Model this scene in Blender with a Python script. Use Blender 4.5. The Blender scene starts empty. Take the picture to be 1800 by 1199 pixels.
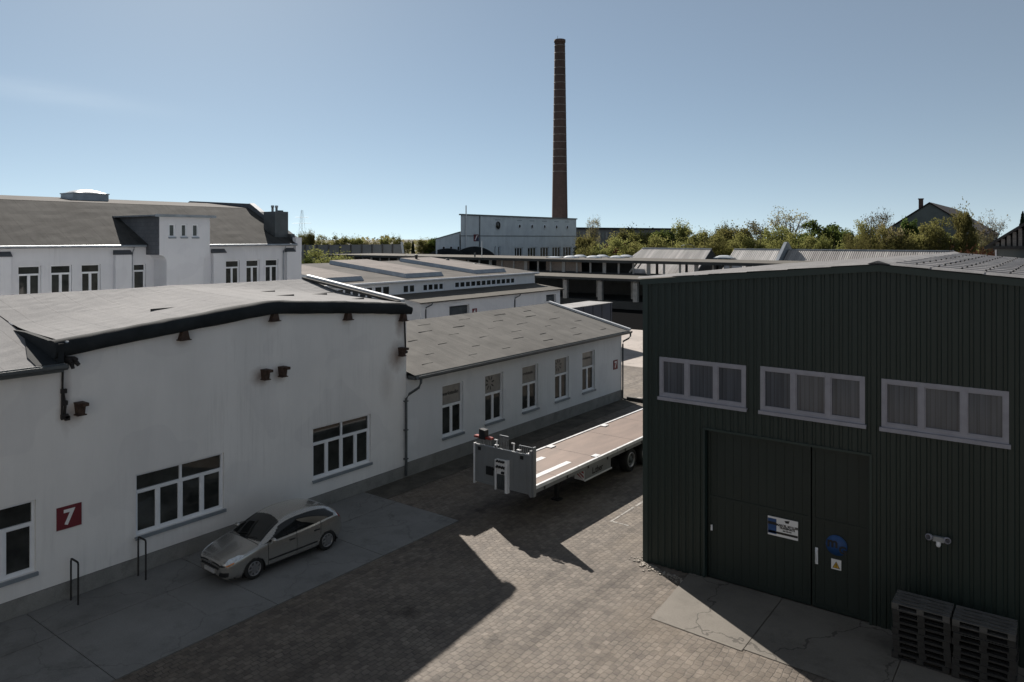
import bpy, bmesh, math, random
from mathutils import Vector, Matrix
R = math.radians
PI = math.pi
random.seed(11)
SC = bpy.context.scene
COL = SC.collection
SUN_EL, SUN_AZ = R(33.3), R(60.3)      # azimuth measured from +Y towards -X

# ------------------------------------------------------------------ camera
cd = bpy.data.cameras.new("camera")
cam = bpy.data.objects.new("camera", cd)
COL.objects.link(cam)
cam.location = (0, 0, 10)
cam.rotation_euler = (R(90), 0, R(36.8))
cd.sensor_width = 36
cd.lens = 26.2
cd.shift_y = -181.5 / 1800
cd.clip_start = 0.1
cd.clip_end = 6000
SC.camera = cam

# ------------------------------------------------------------------ world, sun, exposure
w = bpy.data.worlds.new("World")
SC.world = w
w.use_nodes = True
nt = w.node_tree
bg = nt.nodes["Background"]
sky = nt.nodes.new("ShaderNodeTexSky")
sky.sky_type = 'NISHITA'
sky.sun_disc = False
sky.sun_elevation = SUN_EL
sky.sun_rotation = -SUN_AZ
sky.altitude = 100
sky.air_density = 0.72
sky.dust_density = 0.15
sky.ozone_density = 3.0
# look the sky up a little above the true direction: lifts the murky yellow band off the horizon
tcs = nt.nodes.new("ShaderNodeTexCoord")
mps = nt.nodes.new("ShaderNodeMapping")
mps.inputs['Scale'].default_value = (1, 1, 0.9)
mps.inputs['Location'].default_value = (0, 0, 0.10)
nt.links.new(tcs.outputs['Generated'], mps.inputs[0])
nt.links.new(mps.outputs[0], sky.inputs[0])
tint = nt.nodes.new("ShaderNodeMix"); tint.data_type = 'RGBA'; tint.blend_type = 'MULTIPLY'
tint.inputs[0].default_value = 1.0
tint.inputs[7].default_value = (0.93, 1.0, 0.90, 1)
nt.links.new(sky.outputs[0], tint.inputs[6])
nt.links.new(tint.outputs[2], bg.inputs[0])
bg.inputs[1].default_value = 0.05
# pale aerial haze added to the sky, strongest at the horizon
bg2 = nt.nodes.new("ShaderNodeBackground")
bg2.inputs[0].default_value = (1.14, 1.04, 0.80, 1)
sx_ = nt.nodes.new("ShaderNodeSeparateXYZ")
nt.links.new(tcs.outputs['Generated'], sx_.inputs[0])
def wmath(op, a, b=0.0):
    n = nt.nodes.new("ShaderNodeMath"); n.operation = op
    for k, v in ((0, a), (1, b)):
        if isinstance(v, (int, float)): n.inputs[k].default_value = v
        else: nt.links.new(v, n.inputs[k])
    return n.outputs[0]
zpos = wmath('MAXIMUM', sx_.outputs[2], 0.0)
hz = wmath('ADD', wmath('MULTIPLY', wmath('EXPONENT', wmath('MULTIPLY', zpos, -15.0)), 0.12), 0.072)
nt.links.new(hz, bg2.inputs[1])
# one faint cirrus streak low on the left
def wdot(v):
    n = nt.nodes.new("ShaderNodeVectorMath"); n.operation = 'DOT_PRODUCT'
    nt.links.new(tcs.outputs['Generated'], n.inputs[0]); n.inputs[1].default_value = v
    return n.outputs['Value']
cdir = Vector((-math.sin(R(36.8)) + math.cos(R(36.8)) * -.62, math.cos(R(36.8)) + math.sin(R(36.8)) * -.62, .193)).normalized()
cside = Vector((cdir.y, -cdir.x, 0)).normalized(); cup = cside.cross(cdir)
nz = nt.nodes.new("ShaderNodeTexNoise"); nz.inputs['Scale'].default_value = 1.0; nz.inputs['Detail'].default_value = 6
mz = nt.nodes.new("ShaderNodeMapping"); mz.inputs['Scale'].default_value = (9, 9, 60)
nt.links.new(tcs.outputs['Generated'], mz.inputs[0]); nt.links.new(mz.outputs[0], nz.inputs['Vector'])
du_ = wmath('MULTIPLY', wmath('ADD', wdot(cside), 0.0), 11.0)
dv_ = wmath('MULTIPLY', wmath('ADD', wdot(cup), wmath('MULTIPLY', wdot(cside), 0.07)), 95.0)
fall = wmath('EXPONENT', wmath('MULTIPLY', wmath('ADD', wmath('MULTIPLY', du_, du_), wmath('MULTIPLY', dv_, dv_)), -1.0))
front = wmath('GREATER_THAN', wdot(cdir), 0.5)
cir = wmath('MULTIPLY', wmath('MULTIPLY', fall, front), wmath('MULTIPLY', nz.outputs['Fac'], 0.065))
nt.links.new(wmath('ADD', hz, cir), bg2.inputs[1])
ads = nt.nodes.new("ShaderNodeAddShader")
nt.links.new(bg.outputs[0], ads.inputs[0])
nt.links.new(bg2.outputs[0], ads.inputs[1])
nt.links.new(ads.outputs[0], nt.nodes["World Output"].inputs[0])
sd = bpy.data.lights.new("sun", 'SUN')
sd.energy = 5.0
sd.angle = R(0.5)
sd.color = (1.0, 0.93, 0.85)
sun = bpy.data.objects.new("sun", sd)
COL.objects.link(sun)
sdir = Vector((-math.sin(SUN_AZ) * math.cos(SUN_EL), math.cos(SUN_AZ) * math.cos(SUN_EL), math.sin(SUN_EL)))
sun.location = sdir * 100
sun.rotation_euler = sdir.to_track_quat('Z', 'Y').to_euler()
SC.view_settings.view_transform = 'Standard'
SC.view_settings.look = 'None'
SC.view_settings.exposure = 0.70
SC.view_settings.gamma = 1.0

# ------------------------------------------------------------------ materials
def nodes(name):
    m = bpy.data.materials.new(name)
    m.use_nodes = True
    t = m.node_tree
    return m, t, t.nodes["Principled BSDF"]

def lnk(t, a, b):
    t.links.new(a, b)

def ramp(t, fac, stops):
    r = t.nodes.new("ShaderNodeValToRGB")
    e = r.color_ramp.elements
    while len(e) < len(stops):
        e.new(0.5)
    for i, (p, c) in enumerate(stops):
        e[i].position = p
        e[i].color = (c[0], c[1], c[2], 1)
    lnk(t, fac, r.inputs[0])
    return r.outputs[0]

def coords(t, scale=(1, 1, 1), rot=(0, 0, 0), kind='Object', loc=(0, 0, 0)):
    tc = t.nodes.new("ShaderNodeTexCoord")
    mp = t.nodes.new("ShaderNodeMapping")
    mp.inputs['Scale'].default_value = scale
    mp.inputs['Rotation'].default_value = rot
    mp.inputs['Location'].default_value = loc
    lnk(t, tc.outputs[kind], mp.inputs[0])
    return mp.outputs[0]

def noise(t, vec, scale, detail=5, rough=0.6, dist=0.0):
    n = t.nodes.new("ShaderNodeTexNoise")
    n.inputs['Scale'].default_value = scale
    n.inputs['Detail'].default_value = detail
    n.inputs['Roughness'].default_value = rough
    n.inputs['Distortion'].default_value = dist
    lnk(t, vec, n.inputs['Vector'])
    return n.outputs['Fac']

def mix(t, mode, fac, a, b):
    m = t.nodes.new("ShaderNodeMix")
    m.data_type = 'RGBA'
    m.blend_type = mode
    for sock, v in ((m.inputs[0], fac), (m.inputs[6], a), (m.inputs[7], b)):
        if isinstance(v, (int, float)):
            sock.default_value = v
        elif isinstance(v, tuple):
            sock.default_value = (v[0], v[1], v[2], 1)
        else:
            lnk(t, v, sock)
    return m.outputs[2]

def math_(t, op, a, b=0.0, clamp=False):
    m = t.nodes.new("ShaderNodeMath")
    m.operation = op
    m.use_clamp = clamp
    for sock, v in ((m.inputs[0], a), (m.inputs[1], b)):
        if isinstance(v, (int, float)):
            sock.default_value = v
        else:
            lnk(t, v, sock)
    return m.outputs[0]

def bump(t, bs, h, strength, dist=0.02):
    b = t.nodes.new("ShaderNodeBump")
    b.inputs['Strength'].default_value = strength
    b.inputs['Distance'].default_value = dist
    lnk(t, h, b.inputs['Height'])
    lnk(t, b.outputs[0], bs.inputs['Normal'])

def mul(c, k):
    return (c[0] * k, c[1] * k, c[2] * k)

def plain(name, col, rough=0.6, var=0.15, scale=2.0, metal=0.0, bmp=0.0, stretch=(1, 1, 1), fine=0.0):
    m, t, b = nodes(name)
    v = coords(t, stretch)
    f = noise(t, v, scale, 6, 0.62)
    c = ramp(t, f, [(0.3, mul(col, 1 - var)), (0.7, mul(col, 1 + var))])
    if fine:
        f2 = noise(t, coords(t), 45, 3, 0.7)
        g = ramp(t, f2, [(0.3, (1 - fine,) * 3), (0.7, (1 + fine,) * 3)])
        c = mix(t, 'MULTIPLY', 1.0, c, g)
    lnk(t, c, b.inputs['Base Color'])
    b.inputs['Roughness'].default_value = rough
    b.inputs['Metallic'].default_value = metal
    if bmp:
        bump(t, b, noise(t, coords(t), 30, 4), bmp, 0.01)
    return m

def glass(name, col=(0.034, 0.036, 0.034), rough=0.04, wob=0.02):
    m, t, b = nodes(name)
    v = coords(t)
    f = noise(t, v, 0.9, 3)
    lnk(t, ramp(t, f, [(0.35, mul(col, 0.5)), (0.65, mul(col, 1.6))]), b.inputs['Base Color'])
    b.inputs['Roughness'].default_value = rough
    b.inputs['IOR'].default_value = 1.5
    bump(t, b, noise(t, v, 0.7, 2), wob, 0.05)
    return m

def plaster(name, col, spots=(), grime=0.08, low=None):
    """painted render: soft blotches, rain streaks, rust runs round given points (y, z)"""
    m, t, b = nodes(name)
    v = coords(t)
    f = noise(t, v, 0.5, 6, 0.6)
    c = ramp(t, f, [(0.3, mul(col, 1 - grime * .7)), (0.7, mul(col, 1.02))])
    st = noise(t, coords(t, (0.7, 0.7, 0.12)), 1.1, 6, 0.7, 0.4)
    c = mix(t, 'MULTIPLY', 1.0, c, ramp(t, st, [(0.25, (1 - grime * 1.1, 1 - grime * 1.05, 1 - grime)), (0.6, (1, 1, 1))]))
    if spots:
        sp = t.nodes.new("ShaderNodeSeparateXYZ")
        tc = t.nodes.new("ShaderNodeTexCoord")
        lnk(t, tc.outputs['Object'], sp.inputs[0])
        wob = math_(t, 'MULTIPLY', math_(t, 'SUBTRACT', noise(t, v, 5, 4), 0.5), 0.5)
        acc = None
        for (y, z, ry, rz, k) in spots:
            y = y - 7.5        # the hall's own origin lies at y = 7.5
            dy = math_(t, 'DIVIDE', math_(t, 'SUBTRACT', sp.outputs[1], y), ry)
            dz = math_(t, 'DIVIDE', math_(t, 'SUBTRACT', sp.outputs[2], z), rz)
            d2 = math_(t, 'ADD', math_(t, 'MULTIPLY', dy, dy), math_(t, 'MULTIPLY', dz, dz))
            d = math_(t, 'ADD', math_(t, 'SQRT', d2), wob)
            s = math_(t, 'MULTIPLY', math_(t, 'SUBTRACT', 1.0, d, True), k)
            acc = s if acc is None else math_(t, 'MAXIMUM', acc, s)
        c = mix(t, 'MIX', acc, c, (0.16, 0.085, 0.05))
    pa = noise(t, coords(t, (1, 1, 1), (0, 0, 0), 'Object', (5, 2, 8)), 0.42, 2, 0.4)
    c = mix(t, 'MULTIPLY', 1.0, c, ramp(t, pa, [(0.55, (1, 1, 1)), (0.565, (.955, .955, .96))]))
    fs = noise(t, coords(t, (7, 7, .35)), 1.0, 4, 0.7)
    gate = noise(t, coords(t, (1, 1, 1), (0, 0, 0), 'Object', (1, 6, 3)), 0.35, 3, 0.5)
    gate = ramp(t, gate, [(0.48, (0, 0, 0)), (0.62, (.8, .8, .8))])
    c = mix(t, 'MIX', math_(t, 'MULTIPLY', gate, math_(t, 'MULTIPLY', math_(t, 'SUBTRACT', 0.5, fs, True), 1.6)), c, mul(col, .55))
    lnk(t, c, b.inputs['Base Color'])
    b.inputs['Roughness'].default_value = 0.85
    bump(t, b, noise(t, v, 40, 4), 0.12, 0.01)
    return m

def felt(name, col, seam=1.0, seam_axis='Y', streak=0.18, dark=0.5):
    """bitumen roofing felt: sheet seams, streaks down the slope, mottled granules"""
    m, t, b = nodes(name)
    v = coords(t)
    f = noise(t, v, 0.35, 7, 0.65)
    c = ramp(t, f, [(0.28, mul(col, 1 - streak)), (0.5, col), (0.75, mul(col, 1 + streak * .8))])
    sc = (0.16, 1.6, 1.0) if seam_axis == 'Y' else (1.6, 0.16, 1.0)
    s = noise(t, coords(t, sc), 1.3, 6, 0.7)
    c = mix(t, 'MULTIPLY', 1.0, c, ramp(t, s, [(0.3, (1 - streak, 1 - streak, 1 - streak)), (0.6, (1.04, 1.03, 1.02))]))
    g = noise(t, v, 22, 3, 0.75)
    c = mix(t, 'MULTIPLY', 1.0, c, ramp(t, g, [(0.3, (.82, .82, .82)), (0.7, (1.12, 1.12, 1.12))]))
    sp = t.nodes.new("ShaderNodeSeparateXYZ")
    tc = t.nodes.new("ShaderNodeTexCoord")
    lnk(t, tc.outputs['Object'], sp.inputs[0])
    ax = sp.outputs[1] if seam_axis == 'Y' else sp.outputs[0]
    wv = math_(t, 'MULTIPLY', math_(t, 'SUBTRACT', noise(t, v, 1.2, 3), .5), 0.06)
    fr = math_(t, 'FRACT', math_(t, 'DIVIDE', math_(t, 'ADD', ax, wv), seam))
    ln = math_(t, 'LESS_THAN', fr, 0.028)
    ln = math_(t, 'MULTIPLY', ln, math_(t, 'GREATER_THAN', noise(t, coords(t, sc), 0.8, 3), 0.47))
    c = mix(t, 'MULTIPLY', math_(t, 'MULTIPLY', ln, dark), c, (0.35, 0.35, 0.36))
    lnk(t, c, b.inputs['Base Color'])
    b.inputs['Roughness'].default_value = 0.92
    b.inputs['Specular IOR Level'].default_value = 0.12
    bump(t, b, g, 0.3, 0.012)
    return m

def cobble():
    m, t, b = nodes("cobblestones")
    v0 = coords(t)
    # gently wavering rows
    n1 = t.nodes.new("ShaderNodeTexNoise")
    n1.inputs['Scale'].default_value = 0.55
    n1.inputs['Detail'].default_value = 4
    lnk(t, v0, n1.inputs['Vector'])
    n1b = t.nodes.new("ShaderNodeTexNoise")
    n1b.inputs['Scale'].default_value = 4.5
    n1b.inputs['Detail'].default_value = 3
    lnk(t, v0, n1b.inputs['Vector'])
    vm = t.nodes.new("ShaderNodeVectorMath"); vm.operation = 'SUBTRACT'
    lnk(t, n1.outputs['Color'], vm.inputs[0]); vm.inputs[1].default_value = (.5, .5, .5)
    vs = t.nodes.new("ShaderNodeVectorMath"); vs.operation = 'SCALE'
    lnk(t, vm.outputs[0], vs.inputs[0]); vs.inputs['Scale'].default_value = 0.35
    vmb = t.nodes.new("ShaderNodeVectorMath"); vmb.operation = 'SUBTRACT'
    lnk(t, n1b.outputs['Color'], vmb.inputs[0]); vmb.inputs[1].default_value = (.5, .5, .5)
    vsb = t.nodes.new("ShaderNodeVectorMath"); vsb.operation = 'SCALE'
    lnk(t, vmb.outputs[0], vsb.inputs[0]); vsb.inputs['Scale'].default_value = 0.07
    va = t.nodes.new("ShaderNodeVectorMath"); va.operation = 'ADD'
    lnk(t, v0, va.inputs[0]); lnk(t, vs.outputs[0], va.inputs[1])
    vb = t.nodes.new("ShaderNodeVectorMath"); vb.operation = 'ADD'
    lnk(t, va.outputs[0], vb.inputs[0]); lnk(t, vsb.outputs[0], vb.inputs[1])
    mp = t.nodes.new("ShaderNodeMapping")
    mp.inputs['Rotation'].default_value = (0, 0, R(90))
    lnk(t, vb.outputs[0], mp.inputs[0])
    br = t.nodes.new("ShaderNodeTexBrick")
    br.offset = 0.5
    br.inputs['Scale'].default_value = 1.0
    br.inputs['Brick Width'].default_value = 0.215
    br.inputs['Row Height'].default_value = 0.165
    br.inputs['Mortar Size'].default_value = 0.011
    br.inputs['Mortar Smooth'].default_value = 0.6
    br.inputs['Bias'].default_value = 0.0
    br.inputs['Color1'].default_value = (0.120, 0.104, 0.090, 1)
    br.inputs['Color2'].default_value = (0.188, 0.165, 0.143, 1)
    br.inputs['Mortar'].default_value = (0.088, 0.079, 0.071, 1)
    lnk(t, mp.outputs[0], br.inputs['Vector'])
    br2 = t.nodes.new("ShaderNodeTexBrick")
    br2.offset = 0.5
    for k_ in ('Scale', 'Brick Width', 'Row Height', 'Mortar Smooth', 'Bias', 'Color1', 'Color2'): br2.inputs[k_].default_value = br.inputs[k_].default_value
    br2.inputs['Mortar Size'].default_value = 0.011
    br2.inputs['Mortar'].default_value = (0.150, 0.137, 0.124, 1)
    lnk(t, mp.outputs[0], br2.inputs['Vector'])
    jf = ramp(t, noise(t, v0, 0.7, 6, 0.7), [(0.38, (0, 0, 0)), (0.62, (1, 1, 1))])
    stones = mix(t, 'MIX', jf, br.outputs['Color'], br2.outputs['Color'])
    big = noise(t, v0, 0.22, 6, 0.65)
    c = mix(t, 'MULTIPLY', 1.0, stones, ramp(t, big, [(0.3, (.70, .68, .66)), (0.7, (1.24, 1.22, 1.18))]))
    med = noise(t, v0, 2.6, 6, 0.7)
    c = mix(t, 'MULTIPLY', 1.0, c, ramp(t, med, [(0.28, (.68, .68, .68)), (0.72, (1.30, 1.28, 1.25))]))
    # pale sand and dust swept into patches
    du = noise(t, coords(t, (1, 1, 1), (0, 0, 0), 'Object', (7, 3, 0)), 0.33, 7, 0.72)
    c = mix(t, 'MIX', ramp(t, du, [(0.50, (0, 0, 0)), (0.76, (.8, .8, .8))]), c, (0.190, 0.156, 0.120))
    tr = noise(t, coords(t, (1.1, .09, 1), (0, 0, R(4))), 1.0, 5, 0.6)
    c = mix(t, 'MULTIPLY', 1.0, c, ramp(t, tr, [(0.30, (.66, .65, .64)), (0.48, (1, 1, 1))]))
    oil = noise(t, coords(t, (1, 1, 1), (0, 0, 0), 'Object', (31, 17, 0)), 0.75, 5, 0.55)
    c = mix(t, 'MULTIPLY', 1.0, c, ramp(t, oil, [(0.26, (.45, .44, .43)), (0.36, (1, 1, 1))]))
    fine = noise(t, v0, 38, 3, 0.7)
    c = mix(t, 'MULTIPLY', 1.0, c, ramp(t, fine, [(0.3, (.82, .82, .82)), (0.7, (1.16, 1.16, 1.16))]))
    lnk(t, c, b.inputs['Base Color'])
    b.inputs['Roughness'].default_value = 0.72
    b.inputs['Specular IOR Level'].default_value = 0.3
    h = math_(t, 'ADD', math_(t, 'MULTIPLY', math_(t, 'SUBTRACT', 1.0, br.outputs['Fac']), 1.0), math_(t, 'MULTIPLY', med, 0.7))
    h = math_(t, 'ADD', h, math_(t, 'MULTIPLY', fine, 0.45))
    bump(t, b, h, 0.9, 0.024)
    return m

def concrete(name, col, crack=0.6, scale=0.45):
    m, t, b = nodes(name)
    v = coords(t)
    f = noise(t, v, scale, 8, 0.68)
    c = ramp(t, f, [(0.28, mul(col, .72)), (0.5, col), (0.74, mul(col, 1.2))])
    f2 = noise(t, v, 30, 3, 0.7)
    c = mix(t, 'MULTIPLY', 1.0, c, ramp(t, f2, [(0.3, (.86, .86, .86)), (0.7, (1.1, 1.1, 1.1))]))
    st = noise(t, coords(t, (1, 1, 1), (0, 0, 0), 'Object', (3, 9, 2)), 1.1, 6, 0.7)
    c = mix(t, 'MULTIPLY', 1.0, c, ramp(t, st, [(0.25, (.62, .62, .61)), (0.45, (1, 1, 1))]))
    vo = t.nodes.new("ShaderNodeTexVoronoi")
    vo.feature = 'DISTANCE_TO_EDGE'
    vo.inputs['Scale'].default_value = 0.33
    nd = t.nodes.new("ShaderNodeTexNoise"); nd.inputs['Scale'].default_value = 2.0; nd.inputs['Detail'].default_value = 5
    lnk(t, v, nd.inputs['Vector'])
    vx = t.nodes.new("ShaderNodeVectorMath"); vx.operation = 'SCALE'; vx.inputs['Scale'].default_value = 0.7
    lnk(t, nd.outputs['Color'], vx.inputs[0])
    vy = t.nodes.new("ShaderNodeVectorMath"); vy.operation = 'ADD'
    lnk(t, v, vy.inputs[0]); lnk(t, vx.outputs[0], vy.inputs[1])
    lnk(t, vy.outputs[0], vo.inputs['Vector'])
    ck = math_(t, 'MULTIPLY', math_(t, 'LESS_THAN', vo.outputs['Distance'], 0.006), crack)
    c = mix(t, 'MULTIPLY', ck, c, (.3, .29, .28))
    lnk(t, c, b.inputs['Base Color'])
    b.inputs['Roughness'].default_value = 0.8
    bump(t, b, f2, 0.25, 0.01)
    return m

def bricks(name, c1, c2, mortar, rot=(R(90), 0, 0), w_=0.25, h_=0.08):
    m, t, b = nodes(name)
    v = coords(t, (1, 1, 1), rot)
    br = t.nodes.new("ShaderNodeTexBrick")
    br.inputs['Scale'].default_value = 1.0
    br.inputs['Brick Width'].default_value = w_
    br.inputs['Row Height'].default_value = h_
    br.inputs['Mortar Size'].default_value = 0.01
    br.inputs['Color1'].default_value = (*c1, 1)
    br.inputs['Color2'].default_value = (*c2, 1)
    br.inputs['Mortar'].default_value = (*mortar, 1)
    lnk(t, v, br.inputs['Vector'])
    f = noise(t, coords(t, (1, 1, .35)), 0.35, 7, 0.7)
    c = mix(t, 'MULTIPLY', 1.0, br.outputs['Color'], ramp(t, f, [(0.3, (.7, .7, .7)), (0.7, (1.25, 1.22, 1.2))]))
    lnk(t, c, b.inputs['Base Color'])
    b.inputs['Roughness'].default_value = 0.9
    return m

def leafmat(name, c1, c2, trans=0.5):
    m, t, b = nodes(name)
    t.nodes.remove(b)
    out = t.nodes["Material Output"]
    oi = t.nodes.new("ShaderNodeObjectInfo")
    f = noise(t, coords(t), 0.8, 4, 0.6)
    c = ramp(t, f, [(0.3, c1), (0.7, c2)])
    hs = t.nodes.new("ShaderNodeHueSaturation")
    lnk(t, c, hs.inputs['Color'])
    lnk(t, math_(t, 'ADD', math_(t, 'MULTIPLY', oi.outputs['Random'], 0.5), 0.75), hs.inputs['Value'])
    lnk(t, math_(t, 'ADD', math_(t, 'MULTIPLY', oi.outputs['Random'], 0.035), 0.483), hs.inputs['Hue'])
    d = t.nodes.new("ShaderNodeBsdfDiffuse")
    tr = t.nodes.new("ShaderNodeBsdfTranslucent")
    lnk(t, hs.outputs[0], d.inputs[0])
    lnk(t, hs.outputs[0], tr.inputs[0])
    ms = t.nodes.new("ShaderNodeMixShader")
    ms.inputs[0].default_value = trans
    lnk(t, d.outputs[0], ms.inputs[1])
    lnk(t, tr.outputs[0], ms.inputs[2])
    lnk(t, ms.outputs[0], out.inputs[0])
    return m

M = {}
M['cobble'] = cobble()
M['slab'] = concrete("pavement_concrete", (0.185, 0.185, 0.18), 0.3)
M['ramp'] = concrete("ramp_concrete", (0.165, 0.150, 0.128), 0.7)
M['yard'] = concrete("yard_concrete", (0.34, 0.30, 0.27), 0.5, 0.2)
M['dark_ground'] = concrete("dark_ground", (0.003, 0.003, 0.003), 0.0, 0.2)
t = M['dark_ground'].node_tree       # matt, even near-black ground: no sheen at all
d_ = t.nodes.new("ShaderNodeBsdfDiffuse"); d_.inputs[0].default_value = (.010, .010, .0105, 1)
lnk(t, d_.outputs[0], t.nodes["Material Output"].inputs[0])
M['soil'] = plain("soil", (0.075, 0.068, 0.056), 0.95, 0.5, 1.2, bmp=0.6, fine=0.3)
M['field'] = plain("field_ground", (0.075, 0.07, 0.05), 0.95, 0.35, 0.05)
M['hallwall'] = plaster("hall_render", (0.80, 0.79, 0.775), [
    (9.25, 5.15, .45, .45, .55), (15.3, 5.25, .5, .40, .75), (16.05, 5.25, .4, .38, .65), (21.75, 5.1, .6, 0.75, .8), (21.9, 6.5, .3, .75, .7),
    (9.1, 5.6, .18, 1.2, .45), (12.5, 6.85, .4, .3, .4), (15.7, 7.15, .5, .3, .4), (19.1, 6.9, .4, .3, .4), (21.2, 4.1, .5, 1.1, .22)])
M['wingwall'] = plaster("wing_render", (0.72, 0.735, 0.75))
M['villawall'] = plaster("villa_render", (0.74, 0.745, 0.77), grime=0.06)
M['shopwall'] = plaster("workshop_render", (0.80, 0.80, 0.80), grime=0.06)
M['facwall'] = plaster("factory_render", (0.66, 0.70, 0.72), grime=0.14)
M['plinth'] = concrete("plinth_render", (0.22, 0.22, 0.21), 0.1, 0.8)
M['feltpale'] = felt("pale_roofing_felt", (0.24, 0.24, 0.243), 1.0, 'Y', 0.11, 0.35)
M['feltwarm'] = felt("warm_roofing_felt", (0.138, 0.135, 0.128), 1.0, 'Y', 0.24, 0.25)
M['feltdark'] = felt("dark_roofing_felt", (0.073, 0.072, 0.068), 1.0, 'Y', 0.42, 0.8)
M['feltgrey'] = felt("grey_roofing_felt", (0.10, 0.094, 0.088), 1.2, 'X', 0.38, 0.6)
M['gravel'] = plain("roof_gravel", (0.13, 0.11, 0.10), 0.95, 0.3, 0.6, fine=0.35)
M['shedroof'] = felt("shed_roofing_felt", (0.125, 0.118, 0.105), 1.5, 'X', 0.25, 0.5)
M['tar'] = plain("tarred_flashing", (0.024, 0.028, 0.031), 0.9, 0.3, 1.5, bmp=0.35)
M['tar'].node_tree.nodes['Principled BSDF'].inputs['Specular IOR Level'].default_value = 0.15
M['zinc'] = plain("zinc_sheet", (0.30, 0.33, 0.36), 0.45, 0.2, 1.5, metal=0.5)
M['zincdark'] = plain("dark_zinc", (0.085, 0.095, 0.10), 0.45, 0.25, 1.5, metal=0.3)
M['zincpale'] = plain("pale_verge_metal", (0.62, 0.63, 0.64), 0.45, 0.12, 2, metal=0.2)
M['slate'] = bricks("slate_cladding", (0.10, 0.11, 0.125), (0.12, 0.13, 0.145), (0.07, 0.075, 0.085), (R(90), 0, 0), 0.4, 0.25)
M['rust'] = plain("rusty_steel", (0.055, 0.033, 0.024), 0.85, 0.5, 9, bmp=0.4)
M['rustdark'] = plain("dark_rusty_steel", (0.022, 0.02, 0.02), 0.8, 0.4, 9, bmp=0.4)
M['pvc'] = plain("white_pvc", (0.78, 0.80, 0.83), 0.4, 0.05, 2)
M['sill'] = plain("sill_metal", (0.25, 0.28, 0.31), 0.5, 0.15, 3, metal=0.3)
M['glass'] = glass("window_glass")
M['frost'] = plain("frosted_glass", (0.21, 0.205, 0.19), 0.25, 0.25, 1.4)
M['decal'] = plain("dark_decal", (0.008, 0.008, 0.009), 0.5, 0.1)
M['green'] = plain("dark_green_cladding", (0.0135, 0.0245, 0.0205), 0.5, 0.16, 0.6, stretch=(1, 1, .25))
M['greendoor'] = plain("dark_green_door", (0.011, 0.020, 0.017), 0.55, 0.14, 0.9, stretch=(1, 1, .35))
M['greentrim'] = plain("dark_green_trim", (0.022, 0.038, 0.034), 0.5, 0.1)
M['oldframe'] = plain("pale_grey_frame", (0.30, 0.30, 0.34), 0.55, 0.12, 3)
M['fibre'] = plain("fibre_cement", (0.24, 0.235, 0.235), 0.85, 0.3, 1.2, fine=0.3)
M['corr'] = plain("grey_corrugated_sheet", (0.44, 0.42, 0.40), 0.8, 0.34, 1.1, fine=0.15, stretch=(1, .07, .07))
M['corrdark'] = plain("weathered_corrugated_sheet", (0.30, 0.28, 0.265), 0.8, 0.38, 1.1, fine=0.15, stretch=(1, .07, .07))
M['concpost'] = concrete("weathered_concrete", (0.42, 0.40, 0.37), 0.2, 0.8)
M['concdark'] = concrete("dark_concrete", (0.05, 0.052, 0.05), 0.2, 0.8)  # one even dark tone for the sheds' walls, dock and fascias
M['brickpale'] = bricks("pale_brick_infill", (0.26, 0.19, 0.15), (0.32, 0.26, 0.21), (0.22, 0.2, 0.18))
M['brickred'] = bricks("chimney_brick", (0.080, 0.050, 0.043), (0.105, 0.066, 0.056), (0.09, 0.075, 0.068), (R(90), 0, 0), 0.5, 0.16)
M['band'] = plain("iron_band", (0.22, 0.195, 0.18), 0.7, 0.2, 2)
M['tile'] = plain("dark_red_tiles", (0.03, 0.016, 0.015), 0.85, 0.35, 1.3, fine=0.3)
M['housewall'] = plain("grey_green_render", (0.135, 0.15, 0.145), 0.9, 0.15, 0.5)
M['darkwood'] = plain("dark_stained_boards", (0.03, 0.03, 0.03), 0.8, 0.3, 3, stretch=(3, 3, .3))
M['greywood'] = plain("weathered_wood", (0.16, 0.15, 0.14), 0.85, 0.35, 3, stretch=(1, 6, 3))
M['red'] = plain("sign_red", (0.15, 0.016, 0.024), 0.5, 0.08)
M['white'] = plain("sign_white", (0.75, 0.75, 0.75), 0.5, 0.04)
M['blue'] = plain("sign_blue", (0.012, 0.06, 0.19), 0.5, 0.1)
M['navy'] = plain("navy_tarpaulin", (0.028, 0.036, 0.058), 0.55, 0.2, 0.7)
M['black'] = plain("black_paint", (0.012, 0.012, 0.013), 0.55, 0.2, 3)
M['steel'] = plain("galvanised_steel", (0.20, 0.21, 0.22), 0.45, 0.25, 3, metal=0.6)
M['yellow'] = plain("sign_yellow", (0.55, 0.33, 0.02), 0.5, 0.05)
M['silver'] = plain("silver_trailer_paint", (0.215, 0.225, 0.23), 0.4, 0.08, 1, metal=0.2)
M['rail'] = plain("white_trailer_rail", (0.72, 0.72, 0.72), 0.4, 0.15, 2.5)
M['ply'] = plain("plywood_deck", (0.185, 0.132, 0.104), 0.62, 0.22, 0.7, stretch=(2.5, .6, 1), fine=0.12)
M['rubber'] = plain("tyre_rubber", (0.013, 0.013, 0.013), 0.85, 0.2, 5)
M['rim'] = plain("alloy_rim", (0.36, 0.36, 0.37), 0.35, 0.12, 4, metal=0.7)
M['car'] = None
m, t, b = nodes("silver_car_paint")
f_ = noise(t, coords(t), 1.5, 3)
lnk(t, ramp(t, f_, [(0.3, (0.40, 0.387, 0.362)), (0.7, (0.43, 0.416, 0.39))]), b.inputs['Base Color'])
b.inputs['Metallic'].default_value = 0.75
b.inputs['Roughness'].default_value = 0.26
b.inputs['Coat Weight'].default_value = 0.8
b.inputs['Coat Roughness'].default_value = 0.06
M['car'] = m
M['carglass'] = glass("car_glass", (0.012, 0.013, 0.013), 0.03, 0.0)
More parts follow.
